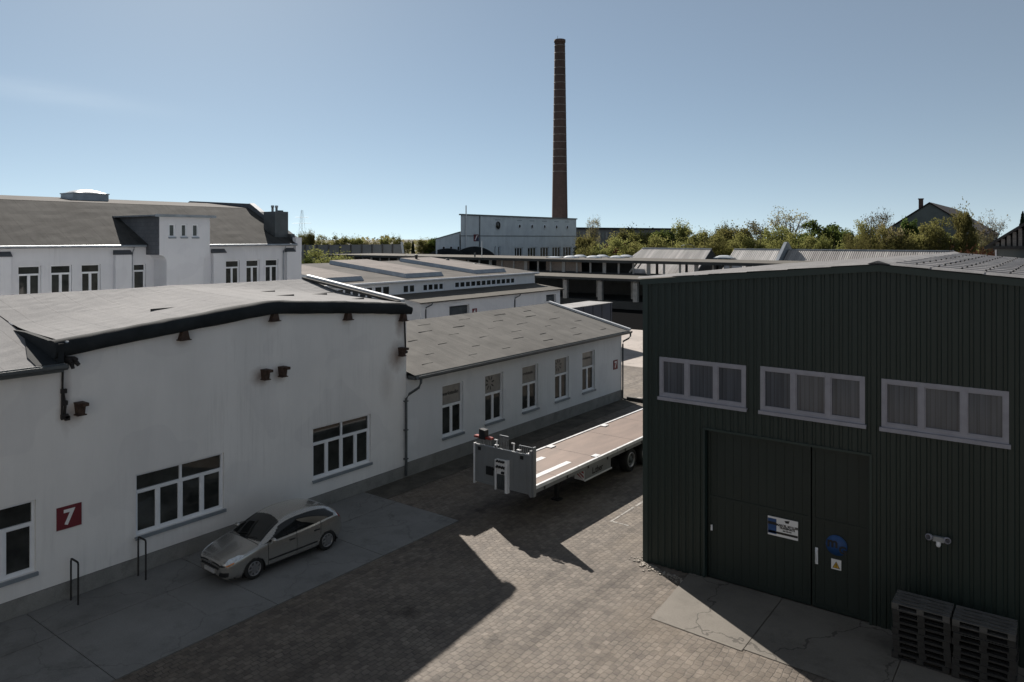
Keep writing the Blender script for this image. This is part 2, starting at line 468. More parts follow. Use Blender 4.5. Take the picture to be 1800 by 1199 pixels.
M['lamp'] = plain("headlamp_lens", (0.62, 0.67, 0.72), 0.15, 0.3, 14)
M['orange'] = plain("amber_lens", (0.6, 0.2, 0.04), 0.25, 0.1)
M['tail'] = plain("tail_lamp_lens", (0.25, 0.01, 0.01), 0.25, 0.1)
M['dome'] = plain("dome_acrylic", (0.55, 0.58, 0.6), 0.3, 0.05)
M['bark'] = plain("bark", (0.05, 0.04, 0.032), 0.95, 0.35, 3)
M['barkpale'] = plain("pale_bark", (0.09, 0.078, 0.066), 0.95, 0.35, 3)
M['leaf_dense'] = leafmat("dark_green_leaves", (0.045, 0.068, 0.02), (0.12, 0.155, 0.045))
M['leaf_spring'] = leafmat("spring_leaves", (0.125, 0.13, 0.044), (0.25, 0.24, 0.085))
M['leaf_brown'] = leafmat("budding_brown_leaves", (0.14, 0.125, 0.07), (0.23, 0.205, 0.115))
M['leaf_red'] = leafmat("red_brown_leaves", (0.06, 0.022, 0.018), (0.10, 0.045, 0.03), 0.35)
M['needle'] = leafmat("dark_needles", (0.012, 0.022, 0.014), (0.026, 0.044, 0.024), 0.2)

# ------------------------------------------------------------------ mesh builder
class MB:
    def __init__(s):
        s.v = []; s.f = []; s.mi = []; s.sm = []
    def add(s, vs, fs, mi=0, smooth=False):
        o = len(s.v)
        s.v += [tuple(p) for p in vs]
        for f in fs:
            s.f.append(tuple(i + o for i in f)); s.mi.append(mi); s.sm.append(smooth)
        return s
    def box(s, x0, x1, y0, y1, z0, z1, mi=0, fr=None):
        vs = [(x, y, z) for x in (x0, x1) for y in (y0, y1) for z in (z0, z1)]
        if fr: vs = [fr(*p) for p in vs]
        return s.add(vs, [(0, 1, 3, 2), (4, 6, 7, 5), (0, 4, 5, 1), (2, 3, 7, 6), (0, 2, 6, 4), (1, 5, 7, 3)], mi)
    def quad(s, a, b, c, d, mi=0):
        return s.add([a, b, c, d], [(0, 1, 2, 3)], mi)
    def poly(s, pts, mi=0):
        return s.add(pts, [tuple(range(len(pts)))], mi)
    def prism(s, pts, vec, mi=0):
        """closed polygon pts extruded by vec"""
        n = len(pts)
        q = [tuple(Vector(p) + Vector(vec)) for p in pts]
        fs = [tuple(range(n - 1, -1, -1)), tuple(range(n, 2 * n))]
        fs += [(i, (i + 1) % n, n + (i + 1) % n, n + i) for i in range(n)]
        return s.add(list(pts) + q, fs, mi)
    def tube(s, path, r, n=8, mi=0, r2=None, caps=True):
        P = [Vector(p) for p in path]
        rings = []
        for i, p in enumerate(P):
            if i == 0: d = P[1] - P[0]
            elif i == len(P) - 1: d = P[-1] - P[-2]
            else: d = (P[i + 1] - P[i]).normalized() + (P[i] - P[i - 1]).normalized()
            d.normalize()
            a = Vector((0, 0, 1)) if abs(d.z) < 0.9 else Vector((1, 0, 0))
            u = d.cross(a).normalized(); vv = d.cross(u)
            rr = r if r2 is None else r + (r2 - r) * i / (len(P) - 1)
            rings.append([p + (u * math.cos(2 * PI * k / n) + vv * math.sin(2 * PI * k / n)) * rr for k in range(n)])
        vs = [q for rg in rings for q in rg]
        fs = []
        for i in range(len(P) - 1):
            for k in range(n):
                fs.append((i * n + k, i * n + (k + 1) % n, (i + 1) * n + (k + 1) % n, (i + 1) * n + k))
        s.add(vs, fs, mi, True)
        if caps:
            s.add(rings[0], [tuple(range(n - 1, -1, -1))], mi); s.add(rings[-1], [tuple(range(n))], mi)
        return s
    def lathe(s, c, axis, prof, n=24, mi=0, smooth=True):
        """prof = [(along, radius)] round an axis through c"""
        ax = Vector(axis).normalized()
        a = Vector((0, 0, 1)) if abs(ax.z) < 0.9 else Vector((1, 0, 0))
        u = ax.cross(a).normalized(); vv = ax.cross(u)
        vs = []
        for (h, r) in prof:
            for k in range(n):
                vs.append(Vector(c) + ax * h + (u * math.cos(2 * PI * k / n) + vv * math.sin(2 * PI * k / n)) * max(r, 1e-4))
        fs = [(i * n + k, i * n + (k + 1) % n, (i + 1) * n + (k + 1) % n, (i + 1) * n + k) for i in range(len(prof) - 1) for k in range(n)]
        return s.add(vs, fs, mi, smooth)
    def build(s, name, mats, parent=None, bevel=0.0):
        me = bpy.data.meshes.new(name)
        off = parent_loc(parent) if parent else Vector((0, 0, 0))
        me.from_pydata([tuple(Vector(p) - off) for p in s.v], [], s.f)
        if not isinstance(mats, (list, tuple)): mats = [mats]
        for m_ in mats: me.materials.append(m_)
        me.polygons.foreach_set("material_index", s.mi)
        me.polygons.foreach_set("use_smooth", s.sm)
        me.update()
        bm = bmesh.new(); bm.from_mesh(me)
        bmesh.ops.recalc_face_normals(bm, faces=bm.faces)
        bm.to_mesh(me); bm.free()
        o = bpy.data.objects.new(name, me)
        COL.objects.link(o)
        if parent: o.parent = parent
        if bevel:
            md = o.modifiers.new("bevel", 'BEVEL'); md.width = bevel; md.segments = 2; md.limit_method = 'ANGLE'
        return o

def parent_loc(o):
    v = Vector((0, 0, 0))
    while o:
        v += o.location; o = o.parent
    return v

def tag(o, label, cat, group=None, kind=None):
    if label: o["label"] = label
    if cat: o["category"] = cat
    if group: o["group"] = group
    if kind: o["kind"] = kind
    return o

def thing(name, label, cat, loc=(0, 0, 0), group=None):
    o = bpy.data.objects.new(name, None)
    o.empty_display_size = 0.3
    COL.objects.link(o)
    o.location = loc
    return tag(o, label, cat, group)

def struct(name, mb, mat):
    o = mb.build(name, mat)
    o["kind"] = "structure"
    return o

def dup(root, loc, rotz=None, scale=None, label=None, group=None):
    r = root.copy(); COL.objects.link(r)
    r.location = loc
    if rotz is not None: r.rotation_euler = (0, 0, rotz)
    if scale is not None: r.scale = scale
    if label: r["label"] = label
    if group: r["group"] = group
    for ch in list(root.children):
        c = ch.copy(); COL.objects.link(c); c.parent = r
        for g in ch.children:
            d = g.copy(); COL.objects.link(d); d.parent = c
    return r

def text(name, s, size, mat, parent, org, u, n, bold=0.0, cx=True, cy=True, sx=1.0):
    """flat lettering: baseline direction u, facing n, centre at org"""
    cu = bpy.data.curves.new(name, 'FONT')
    cu.body = s; cu.size = size; cu.extrude = 0.002; cu.offset = bold
    cu.align_x = 'CENTER' if cx else 'LEFT'
    cu.align_y = 'CENTER' if cy else 'BOTTOM_BASELINE'
    tmp = bpy.data.objects.new("tmp_text", cu)
    COL.objects.link(tmp)
    dg = bpy.context.evaluated_depsgraph_get()
    me = bpy.data.meshes.new_from_object(tmp.evaluated_get(dg))
    bpy.data.objects.remove(tmp)
    U = Vector(u).normalized(); N = Vector(n).normalized(); V = N.cross(U)
    mt = Matrix((U * sx, V, N)).transposed().to_4x4()
    mt.translation = Vector(org) - (parent_loc(parent) if parent else Vector((0, 0, 0)))
    me.transform(mt)
    me.materials.clear(); me.materials.append(mat)
    o = bpy.data.objects.new(name, me); COL.objects.link(o); o.parent = parent
    return o

def at(px, d, z=0.0):
    """world point of the photograph's column px at depth d in front of the camera"""
    xc = (px - 900) / 1310.0 * d
    s, c = math.sin(R(36.8)), math.cos(R(36.8))
    return Vector((-s * d + c * xc, c * d + s * xc, z))

def wallX(mb, X, nx, y0, y1, z0, top, holes, depth=0.18, mi=0):
    """wall skin in the plane X facing nx (+1/-1); top = [(y,z)...]; holes = [(y0,y1,z0,z1)] with reveals"""
    def tz(y):
        for (a, b) in zip(top, top[1:]):
            if a[0] - 1e-6 <= y <= b[0] + 1e-6:
                return a[1] + (b[1] - a[1]) * (y - a[0]) / max(b[0] - a[0], 1e-6)
        return top[0][1] if y < top[0][0] else top[-1][1]
    ys = sorted(set([y0, y1] + [p[0] for p in top if y0 < p[0] < y1] + [h for q in holes for h in q[:2] if y0 < h < y1]))
    for a, b in zip(ys, ys[1:]):
        mid = (a + b) / 2
        hs = sorted([h for h in holes if h[0] < mid < h[1]], key=lambda h: h[2])
        z = z0
        for h in hs:
            if h[2] > z: mb.quad((X, a, z), (X, b, z), (X, b, h[2]), (X, a, h[2]), mi)
            z = h[3]
        mb.quad((X, a, z), (X, b, z), (X, b, tz(b)), (X, a, tz(a)), mi)
    xi = X - nx * depth
    for (a, b, c, d) in holes:
        mb.quad((X, a, c), (xi, a, c), (xi, a, d), (X, a, d), mi)
        mb.quad((X, b, c), (xi, b, c), (xi, b, d), (X, b, d), mi)
        mb.quad((X, a, d), (xi, a, d), (xi, b, d), (X, b, d), mi)
        mb.quad((X, a, c), (xi, a, c), (xi, b, c), (X, b, c), mi)

def frX(X, y0, z0):
    """(u along +Y, v up, depth out of a +X facing wall)"""
    return lambda u, v, d: (X + d, y0 + u, z0 + v)

def frY(Y, x0, z0):
    """(u along +X, v up, depth out of a -Y facing wall)"""
    return lambda u, v, d: (x0 + u, Y - d, z0 + v)

def window(parent, fr, w_, h_, cols, transom=None, top_cols=None, bar=0.07, deep=0.10, rec=0.16, pane='glass', toppane=None, frame='pvc', sill=True, sillmat='sill', sill_d=0.07, sash=0.035):
    """part window (the frame bars) with sub-parts pane and sill; fr maps (u, v, out)"""
    d0, d1 = -rec, -rec + deep * .6
    mb = MB(); gl = MB(); gt = MB()
    B = lambda a, b, c, d, e=0.0: mb.box(a, b, c, d, d0, d1 + e, 0, fr)
    B(0, bar, 0, h_); B(w_ - bar, w_, 0, h_)
    B(bar, w_ - bar, 0, bar); B(bar, w_ - bar, h_ - bar, h_)
    zt = h_ - bar
    if transom:
        zt = transom
        B(bar, w_ - bar, zt - bar * .55, zt + bar * .55, 0.012)
        tc_ = top_cols or 1
        for k in range(1, tc_):
            u = w_ * k / tc_
            B(u - bar * .55, u + bar * .55, zt + bar * .55, h_ - bar, 0.006)
        (gt if toppane else gl).quad(*[fr(a, b, d0 + .012) for a, b in ((bar * .5, zt), (w_ - bar * .5, zt), (w_ - bar * .5, h_ - bar * .5), (bar * .5, h_ - bar * .5))])
        zt -= bar * .55
    for k in range(1, cols):
        u = w_ * k / cols
        B(u - bar * .6, u + bar * .6, bar, zt, 0.004)
    for k in range(cols):
        a = w_ * k / cols + (bar if k == 0 else bar * .6); b_ = w_ * (k + 1) / cols - (bar if k == cols - 1 else bar * .6)
        if sash:
            for (p, q, r_, s_) in ((a, a + sash, bar, zt), (b_ - sash, b_, bar, zt), (a + sash, b_ - sash, bar, bar + sash), (a + sash, b_ - sash, zt - sash, zt)):
                mb.box(p, q, r_, s_, d0, d1 - .012, 0, fr)
    gl.quad(*[fr(a, b, d0 + .010) for a, b in ((bar * .5, bar * .5), (w_ - bar * .5, bar * .5), (w_ - bar * .5, zt), (bar * .5, zt))])
    o = mb.build("window", M[frame], parent)
    gl.build("pane", M[pane], o)
    if toppane: gt.build("pane", M[toppane], o)
    if sill:
        s_ = MB(); s_.box(-.04, w_ + .04, -.05, -.004, -rec, sill_d, 0, fr)
        s_.box(-.04, w_ + .04, -.10, -.05, sill_d - .02, sill_d, 0, fr)
        s_.build("sill", M[sillmat], o)
    return o

# ================================================================== SETTING
g = MB()
g.quad((-3000, -3000, -.05), (3000, -3000, -.05), (3000, 3000, -.05), (-3000, 3000, -.05))
struct("ground", g, M['field'])
g = MB(); g.quad((-60, -30, 0), (40, -30, 0), (40, 52, 0), (-60, 52, 0)); struct("cobbled_yard", g, M['cobble'])
g = MB(); g.quad((-47, 52, .004), (20, 52, .004), (20, 73, .004), (-47, 73, .004)); struct("concrete_yard", g, M['yard'])
g = MB(); g.quad((-130, 73, 0), (60, 73, 0), (60, 150, 0), (-130, 150, 0)); struct("dark_yard", g, M['dark_ground'])  # one even near-black sheet over the far yard ground
# pavement slabs along the white hall (laid as separate bays, 6 cm thick, with open joints)
g = MB()
for (ya, yb) in ((-8, -2.2), (-2.18, 3.3), (3.32, 8.1), (8.12, 12.4), (12.42, 16.3), (16.32, 19.92)):
    xr = -17.25 if ya > 3 else -16.9
    for (xa, xb) in ((-22.15, -20.35), (-20.33, xr)):
        g.box(xa, xb, ya, yb, -.06, .03)
struct("pavement", g, M['slab'])
g = MB()
for (a, b) in (((-9.05, -6.35)), ((-6.33, -3.2)), ((-3.18, 2.6))):
    g.add([(a, 20.95, .05), (b, 20.95, .05), (b, 17.75, .015), (a + (.25 if a < -9 else 0), 17.85, .015)], [(0, 1, 2, 3)])
    g.add([(a, 20.95, .05), (a + (.25 if a < -9 else 0), 17.85, .015), (a + (.25 if a < -9 else 0), 17.85, -.1), (a, 20.95, -.1)], [(0, 1, 2, 3)])
struct("concrete_apron", g, M['ramp'])
g = MB(); g.box(-22.2, -20.9, 19.96, 41.2, -.1, .012); struct("bare_earth_strip", g, M['soil'])
# painted bay marking
g = MB()
rm_ = random.Random(3)
y = 23.1
while y < 30:
    l = rm_.uniform(.5, 1.3); g.box(-12.98 + rm_.uniform(-.01, .01), -12.90 + rm_.uniform(-.01, .01), y, y + l, 0, .006); y += l + rm_.uniform(.02, .14)
for x in (-12.88, -12.66, -12.45): g.box(x, x + .19, 23.1, 23.18, 0, .006)
struct("parking_marking", g, plain("worn_marking_paint", (0.27, 0.255, 0.235), 0.8, 0.45, 5))

# ================================================================== WHITE HALL (left)
W = -22.2
hall = thing("white_hall", "white rendered hall with black tarred gable edge and pale felt roof, beside the car", "hall", (W, 7.5, 0))
wins = [(5.4, 8.36, 1.05, 2.98), (11.03, 13.92, 1.12, 2.96), (17.5, 20.33, 1.10, 3.02)]
wins_all = wins + [(-1.5, 1.4, 1.05, 2.98)]
mb = MB()
wallX(mb, W, 1, -8, 22.3, .5, [(-8, 6.38), (8.94, 6.38), (8.95, 6.95), (15.68, 7.55), (22.3, 7.05)], wins_all)
mb.quad((W, 22.3, 0), (W, 22.3, 7.05), (-28.6, 22.3, 7.85), (-28.6, 22.3, 0))      # end wall towards the wing
mb.quad((-28.6, 22.3, 0), (-28.6, 22.3, 7.85), (-35, 22.3, 6.4), (-35, 22.3, 0))
mb.quad((-35, -8, 0), (-35, 22.3, 0), (-35, 22.3, 6.4), (-35, -8, 6.4))
mb.poly([(W, -8, 0), (W, -8, 6.38), (-28.6, -8, 7.85), (-35, -8, 6.4), (-35, -8, 0)])
mb.build("wall", M['hallwall'], hall)
mb = MB(); mb.box(W - .3, W + .025, -8, 22.32, 0, .49); mb.build("plinth", M['plinth'], hall)
# roof: one slope to the gutter, lifted over the raised front wall
RX, RZ = -28.6, 8.06
mb = MB()
def fgrid(p00, p10, p11, p01, n, m_):
    vs = []; fs = []
    for i in range(n + 1):
        for j in range(m_ + 1):
            u, v = i / n, j / m_
            a = Vector(p00).lerp(Vector(p10), u); b_ = Vector(p01).lerp(Vector(p11), u)
            vs.append(a.lerp(b_, v) + Vector((0, 0, random.uniform(-.012, .012) if 0 < i < n and 0 < j < m_ else 0)))
    for i in range(n):
        for j in range(m_):
            q = i * (m_ + 1) + j
            fs.append((q, q + 1, q + m_ + 2, q + m_ + 1))
    mb.add(vs, fs)
def hall_front(y): return 7.16 + .62 * (y - 8.95) / 6.73 if y < 15.68 else 7.78 - .5 * (y - 15.68) / 6.62
def hall_z(x, y):
    low = 6.56 + (RZ - 6.56) * (-21.82 - x) / (-21.82 - RX)
    if y < 8.95: return low
    up = hall_front(y) + .042 * (W + .1 - x)
    return (low + up + math.sqrt((low - up) ** 2 + .03)) / 2 - .5 * .17 * max(0, 1 - abs(low - up) / .4) * .3
def zgrid(x0, x1, y0, y1, nx, ny, fn):
    vs = []; fs = []
    for i in range(nx + 1):
        for j in range(ny + 1):
            x = x0 + (x1 - x0) * i / nx; y = y0 + (y1 - y0) * j / ny
            vs.append((x, y, fn(x, y) + (random.uniform(-.008, .008) if 0 < i < nx and 0 < j < ny else 0)))
    for i in range(nx):
        for j in range(ny):
            q = i * (ny + 1) + j; fs.append((q, q + 1, q + ny + 2, q + ny + 1))
    mb.add(vs, fs)
zgrid(-21.82, RX, -8, 8.948, 24, 34, hall_z)
zgrid(W + .1, RX, 8.952, 22.2, 32, 40, hall_z)
fgrid((RX, -8, RZ), (RX, 22.3, RZ), (-35.3, 22.3, 6.5), (-35.3, -8, 6.5), 30, 8)
for (x, y, l) in ((-24.2, 12.5, 1.2), (-24.8, 17.5, 1.1), (-25.6, 19.6, 1.3), (-26.6, 18.0, 1.0), (-23.6, 20.2, 1.0), (-26.2, 21.0, .9)):
    z = hall_z(x, y + l / 2)
    mb.box(x, x + .03, y, y + l, z - .05, z + .016, 1)
# tarred patch where the lower roof meets the raised part
mb.add([(-21.9, 8.25, hall_z(-21.9, 8) + .03), (-21.9, 8.93, hall_z(-21.9, 8) + .03), (-24.6, 8.93, hall_z(-24.6, 8) + .03), (-23.9, 8.72, hall_z(-23.9, 8) + .03), (-22.6, 8.3, hall_z(-22.6, 8) + .03)], [(0, 1, 2, 3, 4)], 2)
rf = mb.build("roof", [M['feltpale'], M['feltdark'], M['tar']], hall)
# white verge at the far end of the roof
mb = MB()
mb.prism([(W - .2, 22.2, 7.28), (RX - .1, 22.2, 8.12), (RX - .1, 22.2, 8.26), (W - .2, 22.2, 7.42)], (0, .22, 0))
mb.build("verge", M['zincpale'], hall)
mb = MB()
mb.prism([(W - .2, 21.95, 7.27), (RX - .05, 21.95, 8.07), (RX - .05, 21.95, 8.16), (W - .2, 21.95, 7.36)], (0, .24, 0))
mb.build("verge_shadow_strip", M['feltdark'], hall)  # dark felt strip put in for the shadow beside the verge
# tarred fascia along the raised wall, soft rounded upper edge
mb = MB()
prof = [(W + .03, -.42), (W + .20, -.40), (W + .27, -.22), (W + .25, -.06), (W + .14, .03), (W - .05, .05), (W - .35, .02)]
stn = []
for i in range(41):
    y = 8.75 + (22.42 - 8.75) * i / 40
    z = 7.16 + .62 * (y - 8.95) / 6.73 if y < 15.68 else 7.78 - .5 * (y - 15.68) / 6.62
    k = min(1, (22.46 - y) / .35) ; k = math.sqrt(max(k, .05))
    stn.append([(px_, y, z - .06 * max(0, (y - 19) / 3.4) + (pz_ if pz_ < -.2 else pz_ * k - (1 - k) * .16) + random.uniform(-.012, .012)) for (px_, pz_) in prof])
n_ = len(prof)
mb.add([p for s_ in stn for p in s_], [(i * n_ + k, i * n_ + k + 1, (i + 1) * n_ + k + 1, (i + 1) * n_ + k) for i in range(40) for k in range(n_ - 1)], 0, True)
mb.poly(stn[0]); mb.poly(stn[-1])
# cheek of the raised part, folding back over the lower roof
mb.prism([(W + .26, 8.95, 6.5), (W + .26, 8.95, 7.12), (-24.2, 8.95, 7.27), (-25.0, 8.95, 7.27), (-24.2, 8.95, 7.06)], (0, -.14, 0))
mb.build("tarred_fascia", M['tar'], hall)
mb = MB()
mb.lathe((W + .15, 9.05, 7.04), (0, .1, 1), [(-.05, .11), (.08, .10), (.13, .06), (.14, 0)], 12)
mb.build("highlight_cap", M['zinc'], hall)  # small zinc cap put in for a soft highlight on the fascia
mb = MB()   # half-round gutter of the lower eave
for i in range(1):
    sec = [(-21.83, 6.60), (-21.83, 6.50), (-21.77, 6.44), (-21.69, 6.44), (-21.63, 6.50), (-21.63, 6.58), (-21.65, 6.58), (-21.66, 6.51), (-21.70, 6.46), (-21.76, 6.46), (-21.80, 6.51), (-21.81, 6.6)]
    mb.prism([(x, -8, z) for x, z in sec], (0, 16.95, 0))
mb.box(W + .01, -21.84, -8, 8.9, 6.36, 6.54)
mb.build("gutter", M['zincdark'], hall)
for (a, b, c, d) in wins_all:
    window(hall, frX(W, a, c), b - a, d - c, 4, 1.30, 2)
def bracket(y, z, kind, parent):
    """cut-off steel beam end left in the wall"""
    mb = MB()
    if kind == 'stub':      # I-beam stub with a flange on top
        mb.box(W, W + .30, y - .12, y + .12, z + .13, z + .17)
        mb.box(W + .30, W + .40, y - .02, y + .12, z + .08, z + .17)
        mb.prism([(W, y - .11, z + .13), (W, y + .11, z + .13), (W, y + .08, z - .16), (W, y - .08, z - .16)], (.24, 0, 0))
        mb.box(W, W + .27, y - .12, y + .12, z - .19, z - .16)
        return mb.build("beam_stub", [M['rustdark'] if 0 else M['rust']], parent)
    mb.prism([(W, y - .13, z - .14), (W, y + .17, z - .14), (W, y + .10, z + .16), (W, y - .04, z + .16)], (.2, 0, 0))
    mb.box(W, W + .26, y - .17, y + .19, z - .17, z - .14)
    return mb.build("roof_bracket", M['rust'], parent)
for (y, z) in ((9.42, 5.25), (15.40, 5.32), (16.10, 5.32), (21.93, 5.30)): bracket(y, z, 'stub', hall)
for (y, z) in ((12.45, 6.98), (15.75, 7.27), (19.05, 7.02), (22.0, 6.72)): bracket(y, z, 'roof', hall)
mb = MB()
mb.tube([(W + .06, 9.0, 6.5), (W + .05, 8.98, 5.0)], .03, 6)
for (y, z, s_) in ((9.03, 6.42, .08), (9.03, 5.78, .07), (9.06, 5.45, .06), (9.05, 5.08, .09), (9.12, 5.02, .06)):
    mb.box(W, W + .09, y - s_, y + s_, z - .06, z + .06)
mb.tube([(W + .05, 9.0, 5.8), (W + .05, 9.07, 5.4), (W + .05, 9.04, 5.0)], .035, 6)
mb.build("cut_off_pipe", M['rustdark'], hall)
mb = MB()  # ragged metal claws under the corner of the fascia
for (dy, dz, l) in ((.05, -.05, .35), (.22, .02, .45), (.30, -.14, .38), (.12, -.22, .3)):
    mb.tube([(W + .05, 9.05, 6.66), (W + .22, 9.1 + dy * .5, 6.66 + dz * .5), (W + .18 + l * .3, 9.08 + dy * .8, 6.62 + dz)], .085, 6, 0, .05)
mb.build("bent_claw", M['rustdark'], hall)
mb = MB(); mb.tube([(W + .08, 22.1, 6.75), (W + .08, 22.18, 5.3)], .035, 6); mb.box(W, W + .14, 22.05, 22.25, 5.2, 5.3)
mb.build("drain_stub", M['rustdark'], hall)

def number_sign(name, label, y, z, w_, h_, txt, X):
    t_ = thing(name, label, "sign", (X, y, z))
    mb = MB(); mb.box(X + .004, X + .03, y - w_ / 2, y + w_ / 2, z - h_ / 2, z + h_ / 2)
    mb.build("panel", M['red'], t_)
    text("numeral", txt, h_ * .92, M['white'], t_, (X + .033, y - w_ * .02, z - h_ * .02), (0, 1, 0), (1, 0, 0), bold=h_ * .03)
    return t_
number_sign("number_sign", "larger red sign with white 7 on the white hall above the bicycle hoops", 9.18, 2.28, .64, .62, "7", W)
number_sign("number_sign", "small red sign with white 7 near the far end of the low wing", 40.2, 2.26, .5, .56, "7", W)

# ================================================================== LONG WING
wing = thing("long_wing", "low white wing with five tall windows and grey pitched roof behind the flatbed trailer", "building", (W, 31.8, 0))
ww = [(24.55, 25.97, 1.14, 3.45), (27.56, 28.98, 1.15, 3.45), (30.56, 31.98, 1.15, 3.45), (33.56, 34.96, 1.17, 3.47), (36.38, 37.78, 1.17, 3.47)]
mb = MB()
Wx = W - .01
wallX(mb, Wx, 1, 22.32, 41.0, .6, [(22.32, 4.12), (41.0, 4.12)], ww)
mb.poly([(Wx, 41.0, 0), (Wx, 41.0, 4.12), (-27.7, 41.0, 5.5), (-33.2, 41.0, 4.1), (-33.2, 41.0, 0)])
mb.quad((-33.2, 22.3, 0), (-33.2, 41, 0), (-33.2, 41, 4.1), (-33.2, 22.3, 4.1))
mb.build("wall", M['wingwall'], wing)
mb = MB(); mb.box(W - .3, W + .03, 22.34, 41.02, 0, .595); mb.build("plinth", M['plinth'], wing)
mb = MB()
def wz(x): return 4.28 + (5.66 - 4.28) * (x + 21.75) / (-27.7 + 21.75)
fgrid((-21.75, 22.35, 4.28), (-21.75, 41.15, 4.28), (-27.7, 41.15, 5.66), (-27.7, 22.35, 5.66), 36, 10)
fgrid((-27.7, 22.35, 5.66), (-27.7, 41.15, 5.66), (-33.6, 41.15, 4.28), (-33.6, 22.35, 4.28), 20, 6)
for r_ in range(6):
    x = -22.6 - r_ * .86
    for k in range(6):
        y = 23.6 + k * 3.05 + (1.5 if r_ % 2 else 0) + random.uniform(-.35, .35)
        if y > 40: continue
        l = random.uniform(.55, 1.15)
        mb.box(x, x + .022, y, y + l, wz(x) - .05, wz(x) + random.uniform(.008, .014), 1)
rf = mb.build("roof", [M['feltwarm'], M['feltdark']], wing)
mb = MB()
mb.prism([(-21.7, 41.08, 4.27), (-27.7, 41.08, 5.68), (-27.7, 41.08, 5.80), (-21.7, 41.08, 4.40)], (0, .20, 0))
mb.prism([(-33.6, 41.08, 4.27), (-27.7, 41.08, 5.68), (-27.7, 41.08, 5.80), (-33.6, 41.08, 4.40)], (0, .20, 0))
mb.build("verge", M['zincpale'], wing)
mb = MB()
sec = [(-21.76, 4.27), (-21.76, 4.17), (-21.70, 4.11), (-21.61, 4.11), (-21.55, 4.17), (-21.55, 4.26), (-21.57, 4.26), (-21.58, 4.18), (-21.62, 4.13), (-21.69, 4.13), (-21.73, 4.18), (-21.74, 4.27)]
mb.prism([(x, 22.4, z) for x, z in sec], (0, 18.8, 0))
mb.box(Wx + .02, -21.77, 22.36, 41.1, 4.08, 4.24)
mb.build("gutter", M['zincdark'], wing)
mb = MB()
mb.tube([(-21.65, 22.62, 4.12), (-21.65, 22.6, 3.95), (-21.72, 22.55, 3.75), (-22.0, 22.28, 3.5), (-22.11, 22.2, 3.3), (-22.11, 22.2, .1)], .055, 8)
for z in (3.2, 2.0, .8): mb.box(W, -22.05, 22.12, 22.28, z - .02, z + .02)
mb.build("downpipe", M['zincdark'], wing)
mb = MB()
mb.tube([(-21.65, 41.12, 4.12), (-21.65, 41.12, 3.95), (-21.75, 41.08, 3.8), (-22.08, 40.98, 3.6), (-22.10, 40.97, 3.4), (-22.10, 40.97, .08), (-21.8, 41.05, .02)], .055, 8)
mb.build("downpipe", M['zincdark'], wing)
for i, (a, b, c, d) in enumerate(ww):
    o = window(wing, frX(Wx, a, c), b - a, d - c, 2, 1.36, 1, toppane='frost')
    dec = MB()
    X = Wx - .16 + .016
    if i in (1, 3):      # ring of eight dark leaf shapes
        cy, cz, rr = (a + b) / 2 - .18, c + 1.86, .25
        for k in range(8):
            th = R(90 + 45 * k + 12)
            dy, dz = math.cos(th), math.sin(th)
            pts = []
            for q in range(10):
                s_ = 2 * PI * q / 10
                l_ = .115 * math.cos(s_); w2 = .042 * math.sin(s_)
                pts.append((X, cy + dy * (rr + l_) - dz * w2, cz + dz * (rr + l_) + dy * w2))
            dec.poly(pts)
        dec.build("emblem", M['decal'], o)
    else:
        dark = MB(); dark.quad((X - .002, b - .32, c + 1.40), (X - .002, b - .30, c + 1.40), (X - .002, b - .30, d - .08), (X - .002, b - .32, d - .08))
        text("lettering", "werkstudio", .235 if i == 0 else .2, M['decal'], o, (X, (a + b) / 2 - .02, c + 1.88), (0, 1, 0), (1, 0, 0), bold=.006)

# ================================================================== VILLA HALL (far left)
V = -48
villa = thing("dormer_hall", "white hall with dark felt roof and projecting white dormer bay, at far left", "building", (V, 20, 0))
ev = 9.42
tw = [(17.15, 18.35), (18.86, 20.02), (20.56, 21.68)]
tr = [(30.22, 31.34), (31.88, 32.98), (33.5, 34.62)]
holes = [(a, b, 5.9, 8.38) for a, b in tw + tr] + [(23.72, 24.5, 5.9, 8.32)]
holes += [(a - 8.9, b - 8.9, 5.9, 8.38) for a, b in tw]
mb = MB()
wallX(mb, V, 1, 0, 36.5, 0, [(0, ev), (36.5, ev)], holes, .22)
mb.poly([(V, 36.5, 0), (V, 36.5, 9.9), (-54, 36.5, 12.3), (-62, 36.5, 12.9), (-72, 36.5, 9.5), (-72, 36.5, 0)])
mb.quad((-72, 0, 0), (-72, 36.5, 0), (-72, 36.5, 9.5), (-72, 0, 9.5))
mb.build("wall", M['villawall'], villa)
for (ya, yb) in ((15.4, 16.72), (22.45, 23.45), (29.1, 30.05), (35.2, 36.52)):
    mb = MB(); mb.box(V - .1, V + .28, ya, yb, 0, 8.92)
    if ya > 35: mb.box(V - .1, V + .30, 35.98, 36.52, 8.921, 10.02)
    o = mb.build("pilaster", M['villawall'], villa)
    mb = MB(); yb2 = min(yb + .04, 35.97) if ya > 35 else yb + .04
    mb.prism([(V + .02, ya - .04, 8.925), (V + .34, ya - .04, 8.925), (V + .34, ya - .04, 8.97), (V + .02, ya - .04, 9.22)], (0, yb2 - ya + .04, 0))
    mb.build("pilaster_cap", M['slate'], o)
mb = MB()
fgrid((V + .35, 0, 9.55), (V + .35, 36.1, 9.55), (-54, 36.1, 12.42), (-54, 0, 12.42), 40, 12)
rf = mb.build("roof", M['feltdark'], villa)
mb = MB()
fgrid((-54, 0, 12.43), (-54, 36.1, 12.43), (-60, 36.1, 13.0), (-60, 0, 13.0), 30, 6)
fgrid((-60, 0, 13.0), (-60, 36.1, 13.0), (-72.3, 36.1, 9.5), (-72.3, 0, 9.5), 20, 6)
mb.build("upper_roof", M['feltgrey'], villa)
mb = MB()   # firewall parapet across the far end
